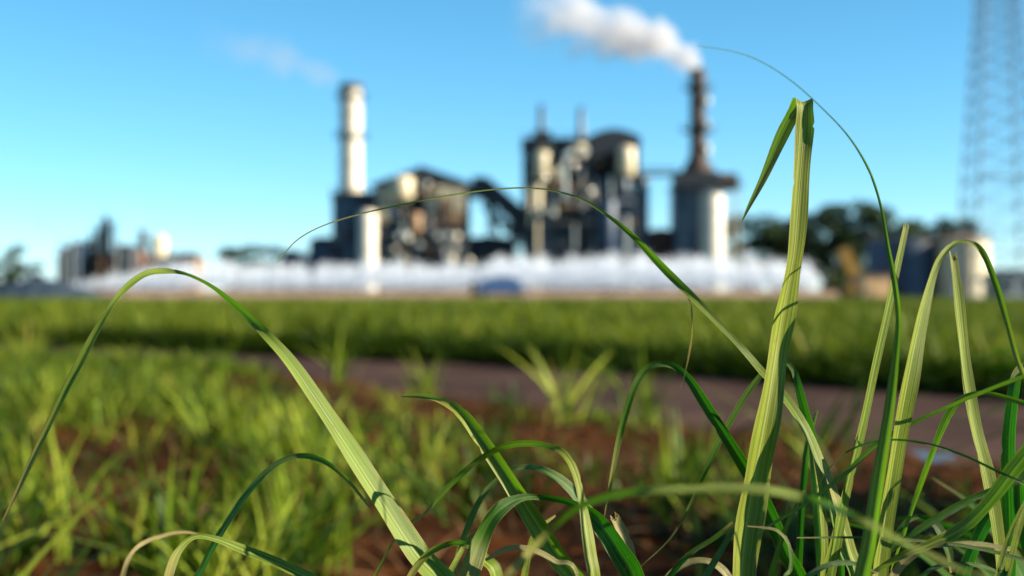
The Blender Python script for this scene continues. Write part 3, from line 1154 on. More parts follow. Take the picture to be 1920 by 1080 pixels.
# ---- pipe bridge
t = thing('pipe_bridge', 'thin pipe bridge high between the dark boiler house and the grey tower', 'pipe bridge', (X(1235, D0), D0 + 4, 0))
m = MB()
for zz in (0, 1.6):
    for yy in (0, 1.6):
        m.bar((X(1196, D0), D0 + 4 + yy, Z(326, D0) + zz), (X(1274, D0), D0 + 4 + yy, Z(326, D0) + zz), 0.2)
for i in range(8):
    a, b = 1196 + i * 9.75, 1196 + (i + 1) * 9.75
    m.bar((X(a, D0), D0 + 4, Z(326, D0)), (X(b, D0), D0 + 4, Z(326, D0) + 1.6), 0.14)
m.build('truss', M['steel_dark'], t)
m = MB()
m.tube((X(1196, D0), D0 + 4.8, Z(326, D0) + 0.5), (X(1274, D0), D0 + 4.8, Z(326, D0) + 0.5), 0.3, n=10)
m.build('pipe', M['galv'], t, True)

# ---- grey tower with the dark chimney
r = 49 / FPX * D0
c = (X(1316, D0 + 6), D0 + 6, 0)
t = thing('scrubber_tower', 'blue grey clad tower with a white cylinder under the dark smoking chimney', 'tower', (c[0], c[1], 0))
zt = Z(350, D0)
m = MB()
m.box(X(1268, D0), X(1322, D0), D0 + 2.6, D0 + 12, 0, zt)
m.build('casing', M['navy'], t)
for i in range(4):
    a = 1268 + i * 13.5
    for p0, p1 in ((352, 392), (392, 432), (432, 472), (472, 512), (512, 551)):
        panel_bay(t, a, a + 13.5, p0, p1, D0 + 2.4, 'bluegrey' if (i + p0 // 40) % 4 else 'navy', 2)
r = 25 / FPX * D0
cc = (X(1338, D0), D0 + 2.4, 0)
m = MB()
m.lathe(cc, [(r, 0), (r, zt - 1.5), (r * 0.9, zt - 0.6), (r * 0.7, zt)], 32)
m.build('cylinder', M['white'], t, True)
for k in range(5):
    m = MB()
    m.lathe((cc[0], cc[1], 3.0 + k * 3.9), [(r * 1.0, 0), (r * 1.03, 0), (r * 1.03, 0.25), (r * 1.0, 0.25)], 32)
    m.build('hoop', M['cream'], t, True)
m = MB()
m.box(X(1264, D0), X(1392, D0), D0 - 1, D0 + 13, zt + 0.004, zt + 0.5)
dk = m.build('deck', M['steel_dark'], t)
handrail(t, 1264, 1392, 345.6, D0, y=D0 - 0.9)
m = MB()
m.box(X(1270, D0), X(1350, D0), D0 + 1, D0 + 11, zt + 0.504, Z(320, D0))
m.build('transition_box', M['steel_dark'], t)
m = MB()
m.tube((X(1350, D0), D0 + 4, Z(338, D0)), (X(1388, D0), D0 + 4, Z(338, D0)), 1.9, n=20)
m.build('fan_duct', M['rust'], t, True)
for px in (1374, 1386):
    m = MB()
    m.bar((X(px, D0), D0 + 0.5, 0), (X(px, D0), D0 + 0.5, zt), 0.35)
    m.build('leg', M['cream'], t)

r = 15.5 / FPX * D0
zb, zt = Z(320, D0), Z(132, D0 + 6)
c = (X(1309, D0 + 6), D0 + 6, 0)
t = thing('dark_chimney', 'rust dark smoking chimney on top of the grey white tower', 'chimney', (c[0], c[1], zb))
m = MB()
m.lathe((c[0], c[1], zb + 0.005), [(r * 2.2, 0), (r * 1.15, 3.2), (r, 5), (r * 0.92, zt - zb)], 28)
m.build('shell', M['rust'], t, True)
for py, h in ((190, 1.5), (232, 1.0), (285, 2.0)):  # white drums added as glints on the chimney's right side
    m = MB()
    m.lathe((c[0] + r * 1.05, c[1] - r * 0.75, Z(py, D0)), [(0.25, 0), (0.62, 0.15), (0.62, h), (0.25, h + 0.15)], 16)
    m.build('glint_drum', M['white'], t, True)
m = MB()
m.lathe((c[0], c[1], zt - 0.6), [(r * 0.93, 0), (r * 1.06, 0.1), (r * 1.06, 0.9), (r * 0.75, 0.9), (r * 0.75, 0.3)], 28)
m.build('rim', M['steel_dark'], t, True)
ring_platform(t, c, r * 0.95, r * 2.1, Z(240, D0))
ring_platform(t, c, r * 0.95, r * 1.8, Z(160, D0))
ladder(t, c[0] - r * 0.9, c[1] - r * 0.6, zb + 3, zt - 0.5)

# ---- smoke
smoke('smoke_plume', 'dense white smoke drifting left from the dark chimney', (X(1313, D0 + 6), D0 + 6, Z(122, D0)), 1.9, 7.6, 42.0, 12.0, 0.50,
      dens=0.38, col=(0.74, 0.73, 0.77), nscale=0.15, lo=0.0, hi=0.7, fade_a=0.25, fade_b=1.0, seed=3.1)
smoke('smoke_wisp', 'thin faint brown smoke drifting left from the white chimney', (X(632, D0 + 8), D0 + 8, Z(136, D0)), 1.6, 5.5, 32.0, 8.5, 0.7,
      dens=0.045, col=(0.75, 0.62, 0.50), nscale=0.16, lo=0.0, hi=0.8, fade_a=0.25, fade_b=1.0, seed=8.4)

# ---- distant mill on the left
DL = 420.0


def simple_house(name, lab, px0, px1, pyw, pyr, mat, roofmat, depth=16, D=DL, nwin=4, catg='building'):
    t = thing(name, lab, catg, (X((px0 + px1) / 2, D), D + depth / 2, 0))
    m = MB()
    m.box(X(px0, D), X(px1, D), D, D + depth, 0, Z(pyw, D))
    w_ = m.build('wall', M[mat], t)
    xm = (X(px0, D) + X(px1, D)) / 2
    m = MB()
    m.prism([(X(px0, D) - 0.5, Z(pyw, D) + 0.004), (X(px1, D) + 0.5, Z(pyw, D) + 0.004), (xm, Z(pyr, D))], D - 0.6, D + depth + 0.6)
    m.build('roof', M[roofmat], t)
    for i in range(nwin):
        a = px0 + (px1 - px0) * (i + 0.25) / nwin
        b = a + (px1 - px0) * 0.5 / nwin
        m = MB()
        m.box(X(a, D), X(b, D), D - 0.15, D - 0.004, Z(pyw, D) * 0.35, Z(pyw, D) * 0.75)
        f = m.build('window', M['steel_dark'], t)
        m = MB()
        m.box(X(a, D) + 0.2, X(b, D) - 0.2, D - 0.2, D - 0.153, Z(pyw, D) * 0.35 + 0.3, Z(pyw, D) * 0.75 - 0.3)
        m.build('pane', M['glass'], f)
    return t


simple_house('mill_building', 'red brown mill building at the far left end of the works', 106, 178, 480, 462, 'tan', 'rust', nwin=2)
simple_house('mill_building', 'long tan mill hall in the far left works', 172, 286, 484, 466, 'tan', 'brick', depth=20, D=DL + 14, nwin=6)
simple_house('mill_building', 'small brown shed with orange sunlit side right of the pale far tank', 334, 370, 484, 472, 'tan', 'rust', depth=10, nwin=2, catg='shed')
for px, w, py, lab, mt in ((199, 5.5, 405, 'dark far chimney rising from the left works', 'steel_dark'), (268, 7, 432, 'dark far tower left of the pale tank', 'rust')):
    D = DL + 8
    t = thing('far_tower', lab, 'chimney', (X(px, D), D, 0))
    rr = w / FPX * D
    m = MB()
    m.lathe((X(px, D), D, 0), [(rr * 1.4, 0), (rr * 1.2, Z(470, D)), (rr, Z(460, D)), (rr * 0.95, Z(py, D))], 16)
    m.build('shell', M[mt], t, True)
    m = MB()
    m.lathe((X(px, D), D, Z(py, D) - 0.8), [(rr * 0.95, 0), (rr * 1.2, 0.1), (rr * 1.2, 1.0), (rr * 0.7, 1.0)], 16)
    m.build('rim', M['steel_dark'], t, True)
    ring_platform(t, (X(px, D), D), rr, rr * 1.9, Z(py + 25, D))
t = thing('transfer_tower', 'dark stepped steel frame beside the far left chimney', 'tower', (X(182, DL), DL + 4, 0))
for px0, px1, py0, py1 in ((160, 178, 448, 478), (176, 196, 430, 470), (190, 210, 415, 462)):
    m = MB()
    for px in (px0, px1):
        for yy in (0, 5):
            m.bar((X(px, DL), DL - 2 + yy, 0), (X(px, DL), DL - 2 + yy, Z(py0, DL)), 0.6)
    for f in (0, 0.5, 1):
        z_ = Z(py0 + (py1 - py0) * f, DL)
        m.box(X(px0, DL), X(px1, DL), DL - 2, DL + 3, z_ - 0.3, z_)
    m.bar((X(px0, DL), DL - 2.1, Z(py1, DL)), (X(px1, DL), DL - 2.1, Z(py0, DL)), 0.5)
    m.build('frame_bay', M['steel_dark'], t)
for px0, px1, py, lab, mt in ((112, 128, 466, 'brown block at the left end of the far works', 'brick'), (132, 152, 458, 'dark block left of the far chimney', 'navy'), (216, 240, 462, 'rust brown block right of the far chimney', 'rust'),
                              (244, 262, 470, 'red brown block left of the far tower', 'brick'), (314, 332, 478, 'dark block right of the pale far tank', 'steel_dark')):
    D = DL - 6
    t = thing('plant_block', lab, 'building', (X((px0 + px1) / 2, D), D + 4, 0))
    m = MB()
    m.box(X(px0, D), X(px1, D), D, D + 8, 0, Z(py, D))
    m.build('wall', M[mt], t)
    m = MB()
    m.box(X(px0, D) - 0.3, X(px1, D) + 0.3, D - 0.3, D + 8.3, Z(py, D) + 0.004, Z(py, D) + 0.6)
    m.build('roof', M['steel_dark'], t)
    m = MB()
    m.tube((X(px0 + 4, D), D - 0.8, 0), (X(px0 + 4, D), D - 0.8, Z(py - 9, D)), 0.5, n=10)
    m.tube((X(px1 - 4, D), D - 0.8, 0), (X(px1 - 4, D), D - 0.8, Z(py - 4, D)), 0.35, n=10)
    m.bar((X(px0 + 4, D), D - 0.8, Z(py + 14, D)), (X(px1 - 4, D), D - 0.8, Z(py + 14, D)), 0.5)
    m.build('pipework', M['tower_steel'], t)
t = thing('pale_tank', 'pale cream upright tank in the far left works', 'tank', (X(299, DL), DL, 0))
m = MB()
rr = 14 / FPX * DL
m.lathe((X(299, DL), DL, 0), [(rr * 0.999, 0), (rr, Z(448, DL)), (rr * 0.6, Z(441, DL)), (0.2, Z(438, DL))], 24)
m.build('shell', M['cream'], t, True)
for py in (470, 495):
    m = MB()
    m.lathe((X(299, DL), DL, Z(py, DL)), [(rr, 0), (rr * 1.05, 0), (rr * 1.05, 0.4), (rr, 0.4)], 24)
    m.build('hoop', M['galv'], t, True)
smoke('far_smoke', 'faint grey smoke above the dark far tower', (X(275, DL), DL + 8, Z(440, DL)), 2.0, 4.5, 12.0, 11.0, 0.8,
      dens=0.025, col=(0.60, 0.50, 0.52), nscale=0.12, lo=0.0, hi=0.8, fade_a=0.3, fade_b=1.0, seed=1.7)
smoke('far_smoke', 'faint bluish smoke trail curling over the far left trees', (X(112, DL), DL + 8, Z(480, DL)), 1.4, 2.6, 12.0, 13.0, 0.5,
      dens=0.06, col=(0.22, 0.28, 0.42), nscale=0.14, lo=0.0, hi=0.7, fade_a=0.7, fade_b=1.0, seed=5.2)

# ---- tanks and machines on the right
DR = 200.0


def big_tank(name, lab, px0, px1, py, mat, D=DR, rim='rust'):
    x0, x1 = X(px0, D), X(px1, D)
    rr = (x1 - x0) / 2
    cx = (x0 + x1) / 2
    cy_ = D + rr
    zt = Z(py, D)
    t = thing(name, lab, 'tank', (cx, cy_, 0))
    m = MB()
    m.lathe((cx, cy_, 0), [(rr, 0), (rr, zt - 0.5)], 48)
    m.build('shell', M[mat], t, True)
    m = MB()
    m.lathe((cx, cy_, zt - 0.496), [(rr * 1.012, 0), (rr * 1.012, 0.45), (rr * 0.6, 0.9), (rr * 0.1, 1.2)], 48)
    rf = m.build('roof', M[rim], t, True)
    m = MB()
    for i in range(36):
        a, b = 2 * math.pi * i / 36, 2 * math.pi * (i + 1) / 36
        A = (cx + rr * math.cos(a), cy_ + rr * math.sin(a))
        B = (cx + rr * math.cos(b), cy_ + rr * math.sin(b))
        m.bar((A[0], A[1], zt - 0.05), (A[0], A[1], zt + 1.0), 0.06)
        m.bar((A[0], A[1], zt + 1.0), (B[0], B[1], zt + 1.0), 0.06)
    m.build('handrail', M['steel_dark'], rf)
    for k in range(1, 5):
        m = MB()
        z_ = zt * k / 5
        m.lathe((cx, cy_, z_), [(rr * 1.0, 0), (rr * 1.006, 0), (rr * 1.006, 0.12), (rr * 1.0, 0.12)], 48)
        m.build('hoop', M[mat], t, True)
    ladder(t, cx - rr * 0.3, cy_ - rr * 0.99, 0, zt)
    return t


big_tank('storage_tank', 'squat deep blue storage tank in shade behind the field', 1642, 1772, 450, 'navy', DR + 2, 'steel_dark')
big_tank('storage_tank', 'cream sunlit storage tank with brown rim at the right', 1770, 1872, 447, 'cream', DR, 'tan')
t = thing('cane_loader', 'yellow cane loader with raised boom before the trees', 'loader', (X(1590, DR), DR + 1, 0))
m = MB()
m.bar((X(1606, DR), DR + 1, Z(520, DR)), (X(1584, DR), DR + 1, Z(466, DR)), 1.0, 1.6)
m.build('boom', M['yellow'], t)
m = MB()
m.bar((X(1583, DR), DR + 1, Z(465, DR)), (X(1575, DR), DR + 1, Z(490, DR)), 0.4, 0.5)
m.build('arm', M['yellow'], t)
m = MB()
m.bar((X(1575, DR), DR + 0.7, Z(490, DR)), (X(1570, DR), DR + 0.7, Z(503, DR)), 0.3, 0.3)
m.bar((X(1575, DR), DR + 1.3, Z(490, DR)), (X(1581, DR), DR + 1.3, Z(503, DR)), 0.3, 0.3)
m.build('grab', M['steel_dark'], t)
m = MB()
m.box(X(1588, DR), X(1618, DR), DR, DR + 2, 0.9, 2.0)
m.build('chassis', M['yellow'], t)
m = MB()
m.box(X(1592, DR), X(1606, DR), DR + 0.2, DR + 1.8, 2.004, 3.6)
cb_ = m.build('cab', M['yellow'], t)
m = MB()
m.box(X(1593, DR), X(1605, DR), DR + 0.15, DR + 0.197, 2.5, 3.4)
m.build('window', M['glass'], cb_)
for px in (1592, 1614):
    for yy in (-0.25, 1.85):
        m = MB()
        m.tube((X(px, DR), DR + yy, 0.75), (X(px, DR), DR + yy + 0.4, 0.75), 0.75, n=18)
        w_ = m.build('wheel', M['rubber'], t, True)
        m = MB()
        m.tube((X(px, DR), DR + yy - 0.05, 0.75), (X(px, DR), DR + yy + 0.45, 0.75), 0.3, n=12)
        m.build('hub', M['yellow'], w_, True)
t = thing('site_cabin', 'low pale orange cabin in sun at the foot of the blue tank', 'cabin', (X(1648, DR), DR - 8, 0))
D = DR - 10
m = MB()
m.add([], [])
xa, xb = X(1622, D), X(1672, D)
m.add([(xa, D, 0), (xb, D - 0, 0), (xb, D + 3, 0), (xa, D + 3, 0), (xa, D, Z(518, D)), (xb, D, Z(518, D)), (xb, D + 3, Z(518, D)), (xa, D + 3, Z(518, D))],
      [(0, 3, 2, 1), (4, 5, 6, 7), (0, 1, 5, 4), (1, 2, 6, 5), (2, 3, 7, 6), (3, 0, 4, 7)])
m.build('wall', M['orange'], t)
m = MB()
m.box(xa - 0.2, xb + 0.2, D - 0.2, D + 3.2, Z(518, D) + 0.004, Z(515, D))
m.build('roof', M['brick'], t)
m = MB()
m.box(xa + 0.5, xa + 1.2, D - 0.05, D - 0.004, 0, 1.9)
m.build('door', M['tan'], t)
t = thing('pump_house', 'small dark grey pump house right of the cream tank', 'shed', (X(1898, DR), DR + 2, 0))
m = MB()
m.box(X(1876, DR), X(1930, DR), DR, DR + 4, 0, Z(510, DR))
m.build('wall', M['galv'], t)
m = MB()
m.box(X(1872, DR), X(1934, DR), DR - 0.4, DR + 4.4, Z(510, DR) + 0.004, Z(505, DR))
m.build('roof', M['steel_dark'], t)
for a in (1880, 1912):
    m = MB()
    m.box(X(a, DR), X(a + 20, DR), DR - 0.06, DR - 0.004, 1.0, 3.4)
    m.build('opening', M['glass'], t)

# blue tarpaulined trailer before the spray pond
D = 158.0
t = thing('trailer', 'low trailer under a blue tarpaulin before the white spray', 'trailer', (X(940, D), D + 1, 0))
m = MB()
m.box(X(893, D), X(982, D), D, D + 2.2, 0.85, 1.1)
m.build('bed', M['rust'], t)
m = MB()
m.prism([(X(895, D), 1.104), (X(980, D), 1.104), (X(975, D), 2.5), (X(955, D), 2.85), (X(920, D), 2.7), (X(900, D), 2.35)], D + 0.05, D + 2.15)
m.build('tarpaulin', M['tarp'], t)
m = MB()
m.box(X(881, D), X(893, D), D + 0.5, D + 1.7, 0.7, 2.2)
m.build('headboard', M['brick'], t)
for px in (905, 966):
    for yy in (-0.1, 2.0):
        m = MB()
        m.tube((X(px, D), D + yy, 0.42), (X(px, D), D + yy + 0.3, 0.42), 0.42, n=16)
        m.build('wheel', M['rubber'], t, True)

# ---- lattice tower
DT = 92.0
tx = X(1872, DT)
t = thing('lattice_tower', 'tall pale steel lattice tower at the right edge', 'tower', (tx, DT, 0))
HT = 36.0
hw = lambda z: 2.25 - 2.05 * z / HT
unit = MB().bar((0, 0, 0), (0, 0, 1), 1.0)
ume = bpy.data.meshes.new('steel_bar')
ume.from_pydata(unit.v, [], unit.f)
ume.materials.append(M['tower_steel'])


def steel_bar(name, p, q, w):
    o = link(name, ume, t)
    p, q = Vector(p), Vector(q)
    d = q - p
    o.matrix_local = Matrix.Translation(p) @ d.to_track_quat('Z', 'Y').to_matrix().to_4x4() @ Matrix.Diagonal((w, w, d.length, 1))
    return o


for sx, sy in ((-1, -1), (1, -1), (1, 1), (-1, 1)):
    steel_bar('leg', (sx * hw(0), sy * hw(0), 0), (sx * hw(HT), sy * hw(HT), HT), 0.09)
zz = [0.0]
while zz[-1] < HT - 1.0:
    zz.append(min(HT, zz[-1] + max(0.6, 0.40 * 2 * hw(zz[-1]))))
for a, b in zip(zz[:-1], zz[1:]):
    for k in range(4):
        c1 = [(-1, -1), (1, -1), (1, 1), (-1, 1)][k]
        c2 = [(-1, -1), (1, -1), (1, 1), (-1, 1)][(k + 1) % 4]
        P = lambda cc, z: (cc[0] * hw(z), cc[1] * hw(z), z)
        steel_bar('brace', P(c1, a), P(c2, b), 0.045)
        steel_bar('brace', P(c2, a), P(c1, b), 0.045)
        steel_bar('girt', P(c1, b), P(c2, b), 0.045)
m = MB()
zp = Z(335, DT)
m.box(tx - hw(zp) - 0.2, tx + hw(zp) + 0.2, DT - hw(zp) - 0.2, DT - hw(zp) + 0.5, zp, zp + 0.05)
m.build('platform', M['galv'], t)

# ---- spray pond
DP = 166.0
pm = MB()
pm.box(X(-120, DP), X(1560, DP), DP + 2, DP + 60, -0.05, 0.35)
tag(pm.build('pond', M['water']), kind='structure')
pm = MB()
xa, xb = X(60, DP), X(1570, DP)
pm.add([(xa, DP - 1.5, -0.05), (xb, DP - 1.5, -0.05), (xb, DP, 1.25), (xa, DP, 1.25), (xb, DP + 0.8, 1.25), (xa, DP + 0.8, 1.25), (xb, DP + 2.0, 0.2), (xa, DP + 2.0, 0.2)],
       [(0, 1, 2, 3), (3, 2, 4, 5), (5, 4, 6, 7)])
tag(pm.build('pond_bank', M['bank']), kind='structure')
pm = MB()
gx = np.linspace(-160, 300, 24)
top = [(X(p, DP - 6), max(0.05, 2.7 * math.exp(-((p - 70) / 110.0) ** 2) + 0.12 * math.sin(p * 0.13))) for p in gx]
n_ = len(top)
vv = [(x, DP - 8, -0.05) for x, z in top] + [(x, DP - 5, z) for x, z in top] + [(x, DP - 3.5, -0.05) for x, z in top]
ff = [(i, i + 1, n_ + i + 1, n_ + i) for i in range(n_ - 1)] + [(n_ + i, n_ + i + 1, 2 * n_ + i + 1, 2 * n_ + i) for i in range(n_ - 1)]
pm.add(vv, ff)
tag(pm.build('embankment', M['bank_dark']), kind='structure')

jets = []
for v_ in range(4):
    n = 480
    rr_ = np.random.default_rng(50 + v_)
    u = rr_.uniform(0, 1, n)                    # flight time, up then down
    az_ = rr_.uniform(0, 2 * math.pi, n)
    cone = rr_.uniform(0.02, 0.22, n)
    zc = 4 * u * (1 - u * 0.5) * (1 - u * 0.5 * 0) * 0.5
    zc = np.sin(np.pi * (0.06 + 0.93 * u)) ** 0.8 * rr_.uniform(0.35, 1.0, n)
    rc = cone * u * 3.0 + rr_.normal(0, 0.05, n)
    drift = -0.14 * u ** 2
    c_ = np.stack([rc * np.cos(az_) + drift, rc * np.sin(az_), zc], 1)
    s_ = rr_.uniform(0.012, 0.032, n)
    q1 = rr_.normal(0, 1, (n, 3))
    q1 /= np.linalg.norm(q1, axis=1)[:, None]
    q2 = np.cross(q1, rr_.normal(0, 1, (n, 3)))
    q2 /= np.linalg.norm(q2, axis=1)[:, None]
    V = np.stack([c_ - q1 * s_[:, None], c_ - q2 * s_[:, None], c_ + q1 * s_[:, None], c_ + q2 * s_[:, None]], 1).reshape(-1, 3)
    F = np.arange(4 * n).reshape(n, 4)
    jets.append(quads_mesh('spray', V, F, M['spray'], smooth=False))
nm = MB()
nm.tube((0, 0, 0), (0, 0, 0.9), 0.07, n=8)
nm.tube((0, 0, 0.9), (0, 0, 1.15), 0.12, 0.05, n=8)
nme = bpy.data.meshes.new('nozzle_pipe')
nme.from_pydata(nm.v, [], nm.f)
nme.materials.append(M['galv'])
for row, Dj in enumerate((172.0, 182.0, 194.0, 206.0)):
    step = 24 * 172.0 / Dj
    px = 126 + row * 11
    while px < 1535:
        q = px + random.uniform(-5, 5)
        h = 3.9 * random.choice((0.84, 0.92, 0.96, 1.0, 1.04, 1.12)) * random.uniform(0.95, 1.05) * Dj / 182.0
        h *= np.interp(q, [110, 330, 420, 880, 960, 1010, 1400, 1540], [0.22, 0.86, 0.84, 0.86, 1.05, 1.10, 1.08, 0.8])
        t = thing('spray_jet', 'white water jet in the rows of the spray pond', 'water jet', (X(q, Dj), Dj, 0.35), 'jets of the spray pond')
        link('nozzle_pipe', nme, t)
        o = tag(link('spray', random.choice(jets), t), kind='stuff')
        o.location = (0, 0, 1.1)
        o.scale = (h * random.uniform(0.6, 1.1), h * 0.9, h * random.choice((0.85, 1.0, 1.0, 1.12)))
        o.rotation_euler = (0, 0, random.uniform(-0.4, 0.4))
        px += step

# ---- trees
def tree_mesh(seed, h, spread, lobes, leaf=0.6, per=190, trunk_r=0.35, base=0.35):
    r_ = np.random.default_rng(seed)
    tm = MB()
    top = Vector((r_.normal(0, 0.3), r_.normal(0, 0.3), h * 0.62))
    tm.tube((0, 0, -0.1), top, trunk_r, trunk_r * 0.45, 10)
    C = []
    for i in range(lobes):
        a = 2 * math.pi * i / lobes * 2.4 + r_.uniform(-0.5, 0.5)
        f = r_.uniform(0.15, 1.0)
        z = h * (base + (0.93 - base) * ((i + 0.5) / lobes)) + r_.normal(0, h * 0.04)
        rr = spread * f * math.sin(math.pi * np.clip((z / h - base * 0.6) / (1.06 - base * 0.6), 0.05, 0.95)) ** 0.6
        c_ = Vector((rr * math.cos(a), rr * math.sin(a), z))
        st = Vector((0, 0, 0)).lerp(top, min(0.98, max(0.45, z / h * 0.95)))
        tm.tube(st, c_, trunk_r * 0.3, trunk_r * 0.08, 6)
        C.append((c_, r_.uniform(0.16, 0.30) * h * 0.62))
    Vs, rn = [], []
    for c_, s in C:
        n = int(per * (s / (0.14 * h)) ** 1.5)
        d = r_.normal(0, 1, (n, 3))
        d /= np.linalg.norm(d, axis=1)[:, None]
        rad = s * r_.uniform(0.25, 1.0, n) ** 0.5
        p = np.array(c_)[None] + d * rad[:, None] * np.array([1, 1, 0.72])
        q1 = r_.normal(0, 1, (n, 3))
        q1 /= np.linalg.norm(q1, axis=1)[:, None]
        q2 = np.cross(q1, r_.normal(0, 1, (n, 3)))
        q2 /= np.linalg.norm(q2, axis=1)[:, None]
        sz = leaf * r_.uniform(0.5, 1.1, n)[:, None]
        Vs.append(np.stack([p - q1 * sz, p - q2 * sz * 0.45, p + q1 * sz, p + q2 * sz * 0.45], 1).reshape(-1, 3))
        rn.append(np.repeat(r_.uniform(0, 1, n) * 0.6 + r_.uniform(0, 0.4), 4))
    V = np.concatenate(Vs)
    crown = quads_mesh('crown', V, np.arange(len(V)).reshape(-1, 4), M['foliage'], attr=np.concatenate(rn), smooth=False)
    trunk = bpy.data.meshes.new('trunk')
    trunk.from_pydata(tm.v, [], tm.f)
    trunk.materials.append(M['bark'])
    return trunk, crown


TREES = [tree_mesh(1, 15.0, 5.5, 11, leaf=0.5, base=0.42), tree_mesh(2, 15.0, 4.5, 9, leaf=0.5, base=0.5), tree_mesh(3, 15.0, 6.5, 12, leaf=0.5, base=0.25),
         tree_mesh(4, 15.0, 5.0, 10, leaf=0.55, base=0.12)]


def tree(px, D, py_top, var, lab, group, sx=1.0):
    s = (Z(py_top, D)) / 15.0
    t = thing('tree', lab, 'tree', (X(px, D), D, 0), group)
    rz = random.uniform(0, 6)
    for nm_, me in zip(('trunk', 'crown'), TREES[var]):
        o = link(nm_, me, t)
        o.scale = (s * sx, s * sx, s)
        o.rotation_euler = (0, 0, rz)
    return t


G = 'trees behind the tanks on the right'
tree(1400, 350, 408, 3, 'dark low tree just right of the grey white tower', G, 1.3)
tree(1446, 345, 404, 2, 'dark round tree behind the left side of the tall folded leaf', G, 1.15)
tree(1512, 340, 398, 0, 'dark tree seen right of the tall folded leaf', G)
tree(1556, 330, 388, 3, 'dense dark tree left of the tallest tree', G)
tree(1608, 322, 372, 0, 'tallest dark tree above the yellow loader', G)
tree(1664, 322, 388, 1, 'dark tree right of the tallest tree', G, 1.2)
tree(1712, 335, 415, 3, 'low dark tree above the blue tank', G, 1.25)
tree(1762, 335, 410, 2, 'dark tree between the blue tank and the cream tank', G)
tree(1806, 330, 405, 0, 'sparse dark tree behind the cream tank', G, 0.8)
tree(1580, 360, 420, 3, 'low dark tree behind the yellow loader', G, 1.3)
tree(1480, 372, 415, 3, 'low dark tree hidden behind the tall folded leaf', G, 1.4)
G = 'far trees left of the mill'
tree(28, 300, 462, 3, 'dark tree at the left edge behind the embankment', G, 0.9)
tree(62, 330, 495, 3, 'low dark bush right of the far left tree', G, 1.6)
tree(-8, 320, 490, 3, 'low dark tree cut by the left edge', G, 1.4)
G = 'low trees left of the gas cleaner block'
tree(440, 330, 466, 3, 'leftmost low dark tree in the gap between the works', G, 1.5)
tree(480, 340, 462, 3, 'middle low dark tree in the gap between the works', G, 1.6)
tree(515, 330, 464, 3, 'rightmost low dark tree in the gap between the works', G, 1.4)


# ================================================================== FOREGROUND CANE
def catmull(P, per):
    P = np.asarray(P, float)
    Q = np.vstack([2 * P[0] - P[1], P, 2 * P[-1] - P[-2]])
    out = []
    for i in range(1, len(Q) - 2):
        t = np.linspace(0, 1, per, endpoint=False)[:, None]
        p0, p1, p2, p3 = Q[i - 1], Q[i], Q[i + 1], Q[i + 2]
        out.append(0.5 * ((2 * p1) + (-p0 + p2) * t + (2 * p0 - 5 * p1 + 4 * p2 - p3) * t ** 2 + (-p0 + 3 * p1 - 3 * p2 + p3) * t ** 3))
    out.append(Q[-2][None])
    return np.vstack(out)


